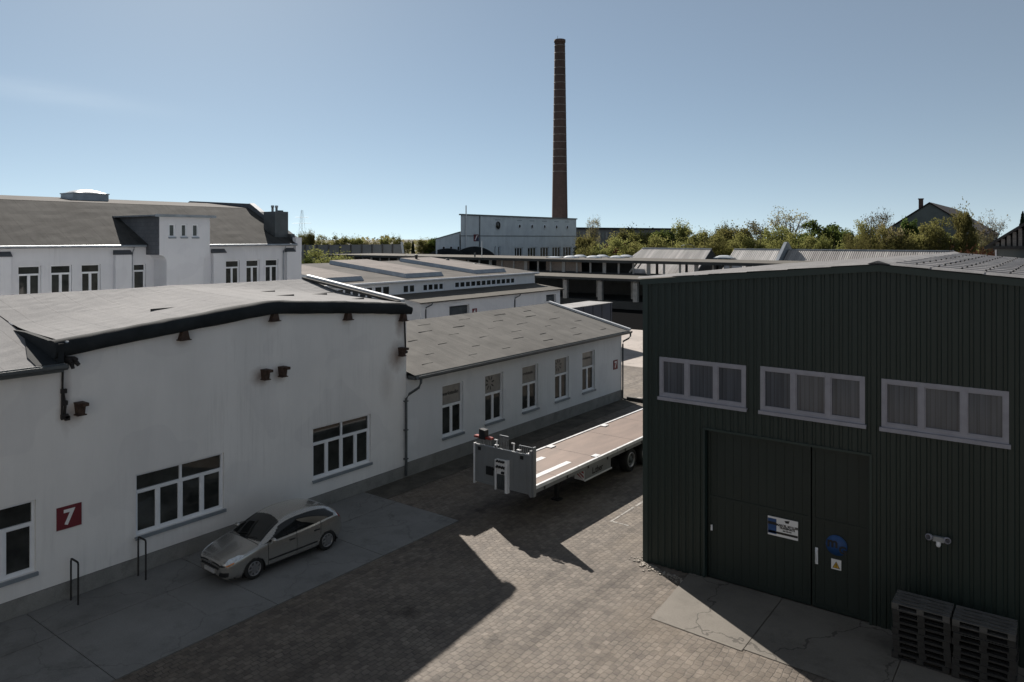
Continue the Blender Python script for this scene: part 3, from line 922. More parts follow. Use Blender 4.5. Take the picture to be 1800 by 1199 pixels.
pts = [(V - .1, 9.7), (V - .1, 10.0), (-54, 12.80), (-63, 13.28), (-72, 10.0), (-72, 9.4), (-63, 12.5), (-54, 12.0)]
mb.prism([(x, 36.1, z) for x, z in pts], (0, .42, 0))
mb.build("parapet", M['slate'], villa)
mb = MB()
mb.prism([(-48.4, 36.14, 9.96), (-54, 36.14, 12.81), (-54, 36.14, 12.85), (-48.4, 36.14, 10.0)], (0, .46, 0))
mb.build("parapet_capping", M['zincpale'], villa)
mb = MB()
mb.tube([(V + .42, 0, 9.47), (V + .42, 24.3, 9.47)], .08, 8); mb.tube([(V + .42, 28.2, 9.47), (V + .42, 36, 9.47)], .08, 8)
mb.build("gutter", M['zinc'], villa)
mb = MB()
for y in (23.55, 35.0):
    mb.tube([(V + .40, y, 9.42), (V + .34, y, 9.25), (V + .12, y, 9.0), (V + .10, y, 8.8), (V + .10, y, 4)], .05, 8)
mb.build("downpipe", M['zinc'], villa)
for (a, b, c, d) in holes:
    window(villa, frX(V, a, c), b - a, d - c, 1 if b - a < .9 else 2, 1.98, 1, rec=.2)
# dormer bay
D = -46.4
mb = MB()
pts = [(24.54, 11.36), (28.03, 11.36), (28.03, 8.9)]
pts += [(28.03 - .48 * math.sin(R(a)), 8.42 + .48 * math.cos(R(a))) for a in range(0, 91, 15)]
pts += [(27.55, 0), (25.02, 0)]
pts += [(25.02 - .48 + .48 * math.cos(R(a)), 8.42 + .48 * math.sin(R(a))) for a in range(0, 91, 15)]
sw = [(25.16, 25.60, 10.05, 10.90), (25.98, 26.40, 10.05, 10.90), (26.76, 27.20, 10.05, 10.90)]
wallX(mb, D, 1, 24.54, 28.03, 8.92, [(24.54, 11.36), (28.03, 11.36)], sw, .12)
low = [(25.02, 8.92)] + [(y, z) for (y, z) in pts[3:10]][0:0]
lower = [p for p in pts if p[1] <= 8.905]
lower = [(28.03, 8.92)] + lower + [(24.54, 8.92)]
mb.poly([(D, y, z) for y, z in lower])
for a, b in zip(lower, lower[1:]): mb.quad((D, a[0], a[1]), (D, b[0], b[1]), (V, b[0], b[1]), (V, a[0], a[1]))
mb.quad((D, 28.03, 8.92), (D, 28.03, 11.36), (-53, 28.03, 11.36), (-53, 28.03, 8.92))
bay = mb.build("dormer_bay", M['villawall'], villa)
mb = MB(); mb.box(-53, D - .003, 24.50, 24.56, 8.90, 11.34); mb.build("slate_cheek", M['slate'], bay)
mb = MB()
mb.box(-52.5, D + .22, 24.15, 28.35, 11.37, 11.46); mb.box(D + .2, D + .25, 24.15, 28.35, 11.33, 11.50)
mb.build("dormer_roof", M['zinc'], bay)
for (a, b, c, d) in sw: window(villa, frX(D, a, c), b - a, d - c, 1, None, rec=.10, bar=.05)
mb = MB(); mb.tube([(D - .2, 28.09, 11.3), (D - .2, 28.09, 9.0)], .045, 6); mb.build("downpipe", M['zincdark'], bay)
mb = MB(); mb.box(-50.2, -48.75, 34.85, 36.05, 9.6, 12.02); mb.box(-49.6, -48.4, 36.05, 36.4, 9.6, 10.3); mb.box(-49.7, -49.3, 35.6, 36.0, 12.02, 12.14)
ch = mb.build("chimney_block", M['zincdark'], villa)
mb = MB()
for y in (35.02, 35.38): mb.lathe((-49.3, y, 12.0), (0, 0, 1), [(0, .09), (.34, .09), (.34, .12), (.5, .12), (.5, 0)], 10)
mb.build("flue", M['zinc'], ch)
def dome(cx, cy, z, lx, ly, h, parent, curb=.42):
    mb = MB(); mb.box(cx - lx / 2, cx + lx / 2, cy - ly / 2, cy + ly / 2, z, z + curb)
    mb.box(cx - lx / 2 - .05, cx + lx / 2 + .05, cy - ly / 2 - .05, cy + ly / 2 + .05, z + curb, z + curb + .07)
    o = mb.build("rooflight", M['zinc'], parent)
    vs = []; fs = []; n = 10
    for i in range(n + 1):
        for j in range(n + 1):
            u, v = i / n * 2 - 1, j / n * 2 - 1
            vs.append((cx + u * lx * .46, cy + v * ly * .46, z + curb + .07 + h * (1 - u ** 4) * (1 - v ** 4) * (1 - .3 * (u * u + v * v) / 2)))
    for i in range(n):
        for j in range(n): q = i * (n + 1) + j; fs.append((q, q + 1, q + n + 2, q + n + 1))
    mb = MB(); mb.add(vs, fs, 0, True); mb.build("dome", M['dome'], o)
    return o
dome(-57.6, 24.9, 12.68, 2.0, 2.45, .26, villa, .48)

# ================================================================== WORKSHOP with canopy (middle distance)
shop = thing("workshop_building", "low white workshop with raised skylight panels on its roof and a lean-to", "building", (-52, 60, 0))
def ux(px, X, z=None):      # column of the photograph -> y on the plane X
    s, c = math.sin(R(36.8)), math.cos(R(36.8)); xc = (px - 900) / 1310.0
    t_ = X / (-s + c * xc); return (c + s * xc) * t_
groups = [(592, 657, 5, 3.6, 5.5), (658, 687, 2, 4.45, 5.5), (708, 731, 2, 4.5, 5.45), (743, 781, 4, 4.55, 5.4), (799, 906, 12, 4.6, 5.4)]
hl = [(ux(a, -52), ux(b, -52), z0, z1) for a, b, n, z0, z1 in groups]
mb = MB()
wallX(mb, -52, 1, 36, 74.1, 0, [(36, 5.75), (74.1, 5.75)], hl, .14)
mb.poly([(-52, 74.1, 0), (-52, 74.1, 5.75), (-66, 74.1, 7.1), (-80, 74.1, 5.75), (-80, 74.1, 0)])
mb.poly([(-52, 36, 0), (-52, 36, 5.75), (-66, 36, 7.1), (-80, 36, 5.75), (-80, 36, 0)])
mb.build("wall", M['shopwall'], shop)
for (a, b, n, z0, z1), h in zip(groups, hl):
    window(shop, frX(-52, h[0], h[2]), h[1] - h[0], h[3] - h[2], n, None, bar=.16, rec=.10, sill=False, sash=0)
mb = MB()
fgrid((-51.6, 36, 5.82), (-51.6, 74.3, 5.82), (-66, 74.3, 7.2), (-66, 36, 7.2), 24, 10)
fgrid((-66, 36, 7.2), (-66, 74.3, 7.2), (-80.4, 74.3, 5.82), (-80.4, 36, 5.82), 12, 4)
mb.build("roof", M['feltgrey'], shop)
def sz(x): return 5.82 + 1.38 * (-51.6 - x) / 14.4
for (pa, pb, xb) in ((565, 640, -64.5), (714, 780, -65.0), (836, 890, -65.2), (470, 520, -64)):
    xa = -53.2
    y0, y1 = ux(pa, xa), ux(pb, xa)
    mb = MB()
    vs = [(xa, y0, sz(xa)), (xa, y1, sz(xa)), (xb, y1, sz(xb)), (xb, y0, sz(xb))]
    vs2 = [(xa - .25, y0 + .1, sz(xa) + .42), (xa - .25, y1 - .1, sz(xa) + .42), (xb, y1 - .1, sz(xb) + .42), (xb, y0 + .1, sz(xb) + .42)]
    mb.add(vs + vs2, [(0, 1, 5, 4), (1, 2, 6, 5), (2, 3, 7, 6), (3, 0, 4, 7)]); 
    o = mb.build("skylight_panel", M['zinc'], shop)
    mb = MB(); mb.quad(*[(x, y, z + .004) for x, y, z in vs2]); mb.build("panel_top", M['gravel'], o)
mb = MB()
mb.tube([(-51.5, 36, 5.76), (-51.5, 74.3, 5.76)], .11, 8); mb.box(-52.02, -51.62, 36, 74.2, 5.60, 5.80)
mb.build("eaves_gutter", M['zincpale'], shop)
mb = MB()
for (x, y, z, h_) in ((-62, 69.5, 6.85, .5), (-58.5, 70.6, 6.5, .35), (-64, 66, 7.0, .9)):
    mb.lathe((x, y, z - .1), (0, 0, 1), [(0, .16), (h_, .16), (h_, .24), (h_ + .12, .2), (h_ + .12, 0)], 8)
mb.build("roof_vent", M['zincdark'], shop)
lean = MB()
dh = [(54.06, 57.05, 0, 3.35), (70.7, 72.75, 0, 3.45)]
wallX(lean, -48, 1, 50.1, 73.6, 0, [(50.1, 3.95), (73.6, 3.95)], dh, .35)
lean.poly([(-48, 50.1, 0), (-48, 50.1, 3.95), (-52, 50.1, 4.45), (-52, 50.1, 0)])
lean.poly([(-48, 73.6, 0), (-48, 73.6, 3.95), (-52, 73.6, 4.45), (-52, 73.6, 0)])
ln_ = lean.build("lean_to", M['shopwall'], shop)
mb = MB()
for (a, b, c, d) in dh:
    for k in range(int(d / .12)):
        z = k * .12
        mb.prism([(-48.3, a, z), (-48.27, a, z + .06), (-48.3, a, z + .12)], (0, b - a, 0))
mb.build("roller_shutter", M['zincdark'], ln_)
mb = MB()
fgrid((-47.6, 49.7, 4.02), (-47.6, 73.9, 4.02), (-52, 73.9, 4.52), (-52, 49.7, 4.52), 24, 6)
mb.prism([(-47.6, 49.7, 3.9), (-47.6, 73.9, 3.9), (-47.6, 73.9, 4.01), (-47.6, 49.7, 4.01)], (-.15, 0, 0))
mb.build("lean_to_roof", M['shedroof'], ln_)
mb = MB()
for y in (50.7, 64.6):
    mb.tube([(-47.55, y + .5, 3.95), (-47.6, y + .45, 3.75), (-47.9, y, 3.5), (-47.93, y, 3.3), (-47.93, y, .1)], .06, 6)
mb.build("downpipe", M['zincdark'], ln_)
number_sign("number_sign", "small red sign with white 4 beside the grey roller shutter of the workshop", 57.85, 2.58, .72, .6, "4", -48)

# ================================================================== OPEN SHEDS across the back of the yard
shed = thing("loading_shed", "long two tier loading shed with flat felt roofs and concrete posts across the yard", "shed", (-60, 95, 0))
mb = MB(); mb.box(-76, -36, 91.8, 102.9, 4.12, 4.34); mb.build("lower_roof", M['shedroof'], shed)
mb = MB(); mb.box(-76, -36, 91.75, 91.8, 4.0, 4.30); mb.build("lower_fascia", M['concdark'], shed)
for x in (-77.5, -71.5, -65.5, -59.5, -53.6, -48.0, -42.3):
    mb = MB(); mb.box(x - .33, x + .33, 92.5, 93.0, 1.1, 4.1); mb.prism([(x - .3, 92.6, 4.1), (x - .3, 92.6, 3.7), (x - .3, 91.9, 4.1)], (.6, 0, 0))
    mb.build("front_post", M['concpost'], shed)
for x in (-62.5, -56.6, -50.8, -45):
    mb = MB(); mb.box(x - .2, x + .2, 97, 97.4, 1.1, 4.1); mb.build("inner_post", M['concpost'], shed)
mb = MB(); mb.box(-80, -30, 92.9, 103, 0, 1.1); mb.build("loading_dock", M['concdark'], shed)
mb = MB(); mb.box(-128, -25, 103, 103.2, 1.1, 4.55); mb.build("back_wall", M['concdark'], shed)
mb = MB(); mb.box(-125, -24, 102.0, 116, 6.30, 6.52); mb.build("upper_roof", M['shedroof'], shed)
mb = MB(); mb.box(-125, -24, 101.95, 102.0, 6.08, 6.49); mb.build("upper_fascia", M['concdark'], shed)
xs = [-120 + 2.55 * k for k in range(37)]
for i, x in enumerate(xs):
    mb = MB(); q_ = .30 if i % 3 == 0 else .15; mb.box(x - q_, x + q_, 102.9, 103.03, 4.4, 6.3); mb.build("upper_post", M['concpost'], shed)
    if i % 2 == 0:
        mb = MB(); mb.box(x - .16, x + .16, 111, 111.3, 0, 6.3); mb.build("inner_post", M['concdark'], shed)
for (a, b) in ((-101.6, -96.5), (-80.5, -73.5), (-70.0, -63.1), (-91, -87.6)):
    mb = MB(); mb.box(a, b, 103.05, 103.2, 4.55, 6.3); mb.build("brick_infill", M['brickpale'], shed)
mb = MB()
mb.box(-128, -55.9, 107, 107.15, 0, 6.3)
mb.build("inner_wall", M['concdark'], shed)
mb = MB()
mb.tube([(-53.2, 103.4, 6.25), (-54.6, 103.4, 4.6)], .14, 6); mb.tube([(-52.5, 103.4, 6.25), (-53.2, 103.4, 5.3)], .1, 6)
mb.build("brace", M['concpost'], shed)
for px_ in (975, 1003, 1019, 1043, 1058, 1084, 1100):
    p = at(px_, 128 if px_ in (1003, 1043, 1084, 975) else 134)
    dome(p.x, p.y, 6.5, 2.2, 1.9, .30 if px_ != 975 else .15, shed, .08)
p = at(1273, 125); dome(p.x, p.y, 6.5, 3.0, 2.0, .38, shed, .12)
mb = MB(); mb.tube([(-86.2, 104, 6.5), (-86.2, 104, 7.3)], .14, 6); mb.build("vent_pipe", M['zincdark'], shed)
mb = MB(); p = at(847, 139); mb.tube([(p.x, p.y, 6.4), (p.x, p.y, 9.4)], .09, 6); mb.build("mast", M['zincpale'], shed)
mb = MB(); p = at(706, 150); q = at(709, 150); mb.tube([(p.x, p.y, 9.2), (q.x, q.y, 6.9)], .22, 6); mb.build("inclined_duct", M['zincpale'], shed)

# dark low roofs in front of the factory
tr_ = thing("tarred_shed", "low shed with two black humped tarred roofs in front of the pale factory", "shed", (-95, 120, 0))
mb = MB()
for (pa, pb, zt) in ((748, 822, 7.7), (795, 872, 8.1)):
    a, b = at(pa, 160), at(pb, 158)
    n = 12; top = []
    for i in range(n + 1):
        u = i / n; p = a.lerp(b, u)
        top.append((p.x, p.y, 5.9 + (zt - 5.9) * math.sin(PI * u) ** .7))
    d = Vector((-3.5, 4.5, 0))
    mb.prism([(a.x, a.y, 0)] + top + [(b.x, b.y, 0)], d)
mb.build("humped_roof", M['tar'], tr_)

# corrugated pitched roofs behind
def corr_roof(name, label, x0, x1, hip=False):
    t_ = thing(name, label, "shed", ((x0 + x1) / 2, 125, 0))
    mb = MB(); n = int((x1 - x0) / .30)
    vs = []; fs = []
    for i in range(n * 2 + 1):
        x = x0 + (x1 - x0) * i / (2 * n); dz = .06 if i % 2 else 0
        h = min(1.0, (x - x0) / 3.2 + .02) if hip else 1
        vs += [(x, 117, 3.3 + dz), (x, 117 + 8 * h, 3.3 + 4.7 * h + dz), (x, 133, 3.3 + dz)]
    for i in range(n * 2): q = i * 3; fs += [(q, q + 3, q + 4, q + 1), (q + 1, q + 4, q + 5, q + 2)]
    mb.add(vs, fs); r_ = mb.build("roof", M['corrdark' if x1 - x0 > 20 else 'corr'], t_)
    mb = MB(); mb.tube([(x0 + (3.2 if hip else 0), 125, 8.05), (x1, 125, 8.05)], .12, 6); mb.build("ridge_cap", M['zinc'], r_)
    mb = MB(); mb.poly([(x1 - .1, 117.1, 3.2), (x1 - .1, 125, 7.9), (x1 - .1, 132.9, 3.2), (x1 - .1, 132.9, 0), (x1 - .1, 117.1, 0)])
    mb.poly([(x0 + .1, 117.1, 3.2), (x0 + .1, 125, 7.9 if not hip else 3.2), (x0 + .1, 132.9, 3.2), (x0 + .1, 132.9, 0), (x0 + .1, 117.1, 0)])
    mb.quad((x0, 117.2, 0), (x1, 117.2, 0), (x1, 117.2, 3.3), (x0, 117.2, 3.3))
    mb.build("wall", M['concdark'], t_)
    return t_
corr_roof("corrugated_shed", "shed with pale corrugated hipped roof left of the gap behind the loading shed", -66.5, -50.0, True)
corr_roof("corrugated_shed", "shortest shed with pale corrugated roof, left of the grey dividing wall", -46.0, -37.6)
corr_roof("corrugated_shed", "longest shed with grey corrugated roof behind the green hall", -36.9, -13.4)
fw = MB(); fw.prism([(-37.5, 118.2, 0), (-37.5, 118.2, 5.2), (-37.5, 124.6, 9.3), (-37.5, 125.4, 9.3), (-37.5, 131.8, 5.2), (-37.5, 131.8, 0)], (.5, 0, 0))
tag(fw.build("dividing_wall", M['zinc']), "grey stepped dividing wall standing up between two corrugated roofs", "wall")

# ================================================================== FACTORY + CHIMNEY
fac = thing("boiler_house", "pale blue grey factory block with a row of round windows below the brick chimney", "factory", (-108, 150, 0))
F = -108
mb = MB()
fh = []
for px_ in (935, 957, 978, 997): fh.append((ux(px_ - 7, F), ux(px_ + 8, F), 4.5, 7.6))
fh += [(ux(869, F), ux(872, F), 4.5, 8.0), (ux(876, F), ux(880, F), 4.5, 8.0), (ux(905, F), ux(919, F), 4.5, 7.6)]
wallX(mb, F, 1, 125.4, 173.7, 0, [(125.4, 15.05), (173.7, 15.05)], fh, .4)
BX, BY = F - 11.6, 15.8      # the block's ends run back at a skew
mb.quad((F, 125.4, 0), (F, 125.4, 15.05), (BX, 125.4 + BY, 15.05), (BX, 125.4 + BY, 0))
mb.quad((F, 173.7, 0), (F, 173.7, 15.05), (BX, 173.7 + BY, 15.05), (BX, 173.7 + BY, 0))
mb.quad((BX, 125.4 + BY, 0), (BX, 173.7 + BY, 0), (BX, 173.7 + BY, 15.05), (BX, 125.4 + BY, 15.05))
mb.poly([(F, 125.4, 15.05), (F, 173.7, 15.05), (BX, 173.7 + BY, 15.05), (BX, 125.4 + BY, 15.05)])
fwall = mb.build("wall", M['facwall'], fac)
mb = MB(); mb.prism([(F + .25, 125.2, 15.0), (F + .25, 173.9, 15.0), (F + .25, 173.9, 15.3), (F + .25, 125.2, 15.3)], (-.6, 0, 0))
mb.box(F + .004, F + .08, 125.5, 173.6, 10.35, 10.5)
mb.build("cornice", M['zincdark'], fac)
for (a, b, c, d) in fh:
    window(fac, frX(F, a, c), b - a, d - c, 1 if b - a < 2 else 3, None, bar=.18, rec=.3, sill=False, sash=0)
for px_, r_ in ((875, .95), (913, .42), (935, .42), (957, .42), (978, .42), (997, .42)):
    y = ux(px_, F); z = 12.95 if r_ > .5 else 12.85
    mb = MB(); mb.lathe((F + .01, y, z), (1, 0, 0), [(0, r_ + .16), (.10, r_ + .16), (.10, r_)], 18)
    o = mb.build("round_window", M['pvc'] if r_ < .5 else M['zincpale'], fac)
    mb = MB(); mb.lathe((F + .03, y, z), (1, 0, 0), [(0, r_), (.02, r_), (.02, 0)], 18); mb.build("pane", M['glass'], o)
    mb = MB(); mb.box(F + .005, F + .06, y - 1.0, y + 1.0, 14.15, 14.32); mb.build("vent_slot", M['zinc'], fac)
mb = MB(); y = ux(817.5, F); mb.tube([(F + .3, y, 0), (F + .3, y, 17.2)], .13, 8); mb.build("flue_pipe", M['zincpale'], fac)
mb = MB(); y = ux(842.5, F); mb.tube([(F + .15, y, 0), (F + .15, y, 15)], .11, 8); mb.build("downpipe", M['zincdark'], fac)
mb = MB()
mb.prism([(F - .3, 117.6, 0), (F - .3, 117.6, 9.7), (F - .3, 125.35, 11.2), (F - .3, 125.35, 0)], (-8.0, 10.6, 0))
an = mb.build("annex", M['facwall'], fac)
mb = MB(); mb.prism([(F - .1, 117.3, 9.66), (F - .1, 117.3, 9.86), (F - .1, 125.35, 11.42), (F - .1, 125.35, 11.22)], (-8.2, 10.8, 0)); mb.build("annex_roof", M['zincdark'], an)
for px_ in (779, 792, 805): 
    y = ux(px_, F)
    window(fac, frX(F - .29, y, 7.2), .9, .95, 1, None, bar=.1, rec=-.02, sill=False, sash=0)
sg = thing("company_sign", "square red and dark blue sign with slanted bars high on the factory wall", "sign", (F, ux(837, F), 10))
ya, yb = ux(832.5, F), ux(841, F)
mb = MB(); mb.box(F + .01, F + .08, ya, yb, 9.2, 10.75); mb.build("panel", M['red'], sg)
mb = MB(); X = F + .086
mb.poly([(X, ya + (yb - ya) * .45, 9.2), (X, yb, 9.2), (X, yb, 10.3), (X, ya + (yb - ya) * .62, 9.95)]); mb.build("blue_corner", plain("sign_navy", (0.03, 0.045, 0.1), 0.5), sg)
mb = MB(); X = F + .092
mb.poly([(X, ya + .25, 9.45), (X, ya + .55, 9.45), (X, yb - .35, 10.55), (X, yb - .75, 10.55)]); mb.build("white_bar", M['white'], sg)

chm = thing("brick_chimney", "very tall tapering dark brick factory chimney rising behind the pale factory", "chimney", (0, 0, 0))
pc = at(984, 226)
chm.location = pc
r0, r1, zt = 2.50, 1.58, 70.0
mb = MB(); n_ = 24
mb.lathe(pc, (0, 0, 1), [(0, r0 * 1.07)] + [(h, r0 * 1.06 + (r1 - r0 * 1.06) * h / zt) for h in [zt * i / 22 for i in range(1, 22)]] + [(zt - .8, r1), (zt - .8, r1 + .16), (zt, r1 + .16), (zt, r1 - .35), (zt - 2, r1 - .35)], 32)
mb.build("shaft", M['brickred'], chm)
for k in range(18):
    py = 81 + 13.0 * k
    z = 10 + (418 - py) / 1310 * 226
    rr = r0 * 1.06 + (r1 - r0 * 1.06) * z / zt
    mb = MB(); mb.lathe((pc.x, pc.y, z), (0, 0, 1), [(-.09, rr + .005), (-.09, rr + .05), (.09, rr + .05), (.09, rr + .005)], 32)
    mb.build("iron_band", M['band'], chm)
mb = MB(); mb.tube([(pc.x, pc.y - 1.2, zt - .2), (pc.x, pc.y - 1.2, zt + 1.0)], .05, 5); mb.build("lightning_rod", M['steel'], chm)

# ================================================================== GREEN HALL (right)
G = 20.9
gh = thing("green_hall", "large dark green ribbed metal hall with three long window bands and tall double door", "hall", (-3.9, G, 0))
gx0, gx1, gax = -10.5, 2.7, -3.9
def gtop(x): return 8.68 + (9.26 - 8.68) * (1 - abs(x - gax) / 6.6)
gw = [(-10.0, -7.34, 5.18, 6.38), (-6.93, -4.23, 5.18, 6.41), (-3.84, -1.13, 5.18, 6.41)]
gd = (-8.55, -4.12, 0.0, 4.38)
openings = gw + [gd]
P = .226
prf = [(0, 0), (.30, 0), (.40, .028), (.90, .028), (1.0, 0)]
xs = []
k = 0
while gx0 + k * P < gx1:
    for (u, d) in prf[:-1]: xs.append((gx0 + (k + u) * P, d))
    k += 1
xs.append((gx1, 0))
mb = MB()
cuts = sorted(set([o[0] for o in openings] + [o[1] for o in openings]))
def depth_at(x):
    for (a, b) in zip(xs, xs[1:]):
        if a[0] <= x <= b[0]: return a[1] + (b[1] - a[1]) * (x - a[0]) / max(1e-6, b[0] - a[0])
    return 0
allx = sorted(xs + [(c, depth_at(c)) for c in cuts])
for (a, da), (b, db) in zip(allx, allx[1:]):
    if b - a < 1e-6: continue
    mid = (a + b) / 2
    hs = sorted([h for h in openings if h[0] < mid < h[1]], key=lambda h: h[2])
    z = .02
    for h in hs:
        if h[2] > z: mb.quad((a, G - da, z), (b, G - db, z), (b, G - db, h[2]), (a, G - da, h[2]))
        z = h[3]
    mb.quad((a, G - da, z), (b, G - db, z), (b, G - db, gtop(b)), (a, G - da, gtop(a)))
mb.quad((gx0, G, 0), (gx0, 36.4, 0), (gx0, 36.4, 8.66), (gx0, G, 8.66))
mb.quad((gx1, G, 0), (gx1, 36.4, 0), (gx1, 36.4, 8.66), (gx1, G, 8.66))
mb.poly([(gx0, 36.4, 0), (gx1, 36.4, 0), (gx1, 36.4, 8.66), (gax, 36.4, 9.24), (gx0, 36.4, 8.66)])
mb.build("cladding", M['green'], gh)
mb = MB()
mb.box(gx0 - .05, gx0 + .12, G - .06, G + .1, .02, 8.6)
mb.build("corner_trim", M['greentrim'], gh)
mb = MB()   # barge trim following the gable
for (xa, xb) in ((gx0 - .12, gax), (gax, gx1 + .12)):
    mb.prism([(xa, G - .10, gtop(xa) - .12), (xb, G - .10, gtop(xb) - .12), (xb, G - .10, gtop(xb) + .05), (xa, G - .10, gtop(xa) + .05)], (0, .06, 0))
mb.build("barge_board", M['greentrim'], gh)
# corrugated roof, sheet by sheet with small steps at the laps
mb = MB()
ny = 178
for side in (-1, 1):
    steps = 6
    for s_ in range(steps):
        xa = gax + side * 6.75 * s_ / steps; xb = gax + side * 6.75 * (s_ + 1.03) / steps
        za = 9.33 - .59 * s_ / steps - .0; zb = 9.33 - .59 * (s_ + 1.03) / steps + .014
        vs = []; fs = []
        for i in range(ny + 1):
            y = G - .14 + 15.75 * i / ny
            dz = .045 if i % 2 else 0
            vs += [(xa, y, za + dz), (xb, y, zb + dz)]
        for i in range(ny): fs.append((2 * i, 2 * i + 1, 2 * i + 3, 2 * i + 2))
        mb.add(vs, fs)
rf = mb.build("roof", M['fibre'], gh)
mb = MB(); mb.prism([(gax - .25, G - .15, 9.34), (gax, G - .15, 9.42), (gax + .25, G - .15, 9.34), (gax, G - .15, 9.36)], (0, 15.8, 0)); mb.build("ridge_cap", M['fibre'], rf)
mb = MB()
for k in range(13):          # raised side laps of the sheets with their fixing screws
    y = G + .55 + k * 1.14
    for s_ in range(13):
        xa, xb = gax + .3 + s_ * .5, gax + .3 + s_ * .5 + .43
        if xb > 2.8: continue
        za = 9.33 - .59 * (xa - gax) / 6.75 + .05; zb = 9.33 - .59 * (xb - gax) / 6.75 + .05
        mb.prism([(xa, y, za - .04), (xb, y, zb - .04), (xb, y, zb + .03), (xa, y, za + .03)], (0, .07, 0))
        mb.lathe((xb + .035, y + .035, zb - .02), (0, 0, 1), [(0, .03), (.05, .03), (.06, .0)], 5, 1)
o = mb.build("sheet_laps", [plain("pale_lap", (0.42, 0.41, 0.41), .8, .2), M['black']], rf); o["kind"] = "stuff"
for (a, b, c, d) in gw:
    o = window(gh, frY(G, a, c), b - a, d - c, 3, None, bar=.10, rec=.02, deep=.1, pane='reflpane', frame='oldframe', sillmat='oldframe', sill_d=.10, sash=.03) if 'reflpane' in M else None
    if o is None:
        m, t, b_ = nodes("pane_with_painted_reflection")  # striped grey pane colour stands in for a reflected veil
        v = coords(t)
        sp = t.nodes.new("ShaderNodeSeparateXYZ"); lnk(t, v, sp.inputs[0])
        fr_ = math_(t, 'FRACT', math_(t, 'DIVIDE', sp.outputs[0], .115))
        st = noise(t, coords(t, (9, 1, .25)), 1.0, 3)
        c_ = ramp(t, fr_, [(0.0, (.05, .055, .064)), (.15, (.088, .096, .115)), (.85, (.076, .084, .10)), (1.0, (.045, .05, .058))])
        c_ = mix(t, 'MULTIPLY', 1.0, c_, ramp(t, st, [(.3, (.65, .65, .65)), (.7, (1.25, 1.25, 1.25))]))
        lnk(t, c_, b_.inputs['Base Color']); b_.inputs['Roughness'].default_value = .12
        M['reflpane'] = m
        o = window(gh, frY(G, a, c), b - a, d - c, 3, None, bar=.10, rec=.02, deep=.1, pane='reflpane', frame='oldframe', sillmat='oldframe', sill_d=.10, sash=.03)
# door recess, two tall leaves
RD = .38
mb = MB()
a, b, c, d = gd
for x in (a, b): mb.quad((x, G, c), (x, G + RD, c), (x, G + RD, d), (x, G, d))
mb.quad((a, G, d), (b, G, d), (b, G + RD, d), (a, G + RD, d))
mb.box(a - .06, a, G - .06, G, .02, d + .06); mb.box(b, b + .06, G - .06, G, .02, d + .06); mb.box(a, b, G - .06, G, d, d + .06)
mb.build("door_surround", M['greentrim'], gh)
Gd = G + .16
for (xa, xb, nm) in ((a + .03, -5.62, 'L'), (-5.58, b - .03, 'R')):
    mb = MB(); mb.box(xa, xb, Gd, Gd + .06, .03, d - .03)
    for x in (xa, xb - .07): mb.box(x, x + .07, Gd - .025, Gd - .001, .03, d - .03)
    for z in (.03, 2.35, d - .12): mb.box(xa + .07, xb - .07, Gd - .022, Gd - .001, z, z + .09)
    n = int((xb - xa) / .24)
    for k in range(1, n): mb.box(xa + k * (xb - xa) / n - .02, xa + k * (xb - xa) / n + .02, Gd - .012, Gd - .001, .13, d - .14)
    o = mb.build("door_leaf", M['greendoor'], gh)
    mb = MB()
    if nm == 'R':
        mb.tube([(-5.47, Gd - .03, 1.25), (-5.47, Gd - .09, 1.28), (-5.47, Gd - .09, 1.56), (-5.47, Gd - .03, 1.6)], .022, 6); mb.box(-5.5, -5.43, Gd - .04, Gd - .024, 1.2, 1.64)
    else:
        mb.box(-8.43, -8.38, Gd - .06, Gd - .024, 1.42, 1.58)
    mb.build("handle", M['pvc'], o)
# signs fixed on the door and wall
sg = thing("door_sign", "white company sign with blue panel and small lettering on the green door", "sign", (-6.4, Gd, 1.95))
Y = Gd - .03
mb = MB(); mb.box(-6.77, -5.95, Y - .015, Y, 1.70, 2.22); mb.build("panel", M['white'], sg)
mb = MB(); mb.box(-6.765, -6.53, Y - .019, Y - .0151, 1.75, 2.17); mb.build("blue_panel", M['blue'], sg)
mb = MB(); mb.box(-6.765, -6.53, Y - .022, Y - .0191, 2.0, 2.08); mb.box(-6.76, -5.955, Y - .019, Y - .0152, 1.77, 1.83); mb.build("dark_stripe", M['decal'], sg)
for s_, z, h_ in (("MARCEL MÖLLER", 2.02, .085), ("TRANSPORTE", 1.95, .075), ("0391 / 55 10 70", 1.88, .04)):
    text("lettering", s_, h_, M['decal'], sg, (-6.24, Y - .018, z), (1, 0, 0), (0, -1, 0), bold=.004, sx=.9)
mb = MB(); mb.poly([(-6.28, Y - .017, 2.11), (-6.20, Y - .017, 2.11), (-6.17, Y - .017, 2.19), (-6.31, Y - .017, 2.17)]); mb.build("crest", M['decal'], sg)
em = thing("round_emblem", "round blue emblem with dark letters m and G on the right green door leaf", "sign", (-4.96, Gd, 1.82))
mb = MB(); mb.lathe((-4.96, Y, 1.82), (0, -1, 0), [(-.005, .27), (.008, .27), (.008, 0)], 32); mb.build("disc", M['blue'], em)
text("lettering", "m", .36, M['black'], em, (-5.06, Y - .011, 1.87), (1, 0, 0), (0, -1, 0), bold=.012)
text("lettering", "G", .26, M['black'], em, (-4.80, Y - .011, 1.72), (1, 0, 0), (0, -1, 0), bold=.012)
ws = thing("warning_sign", "small white square warning sign with a yellow triangle below the blue emblem", "sign", (-4.96, Gd, 1.3))
mb = MB(); mb.box(-5.09, -4.84, Y - .012, Y, 1.18, 1.45); mb.build("panel", M['white'], ws)
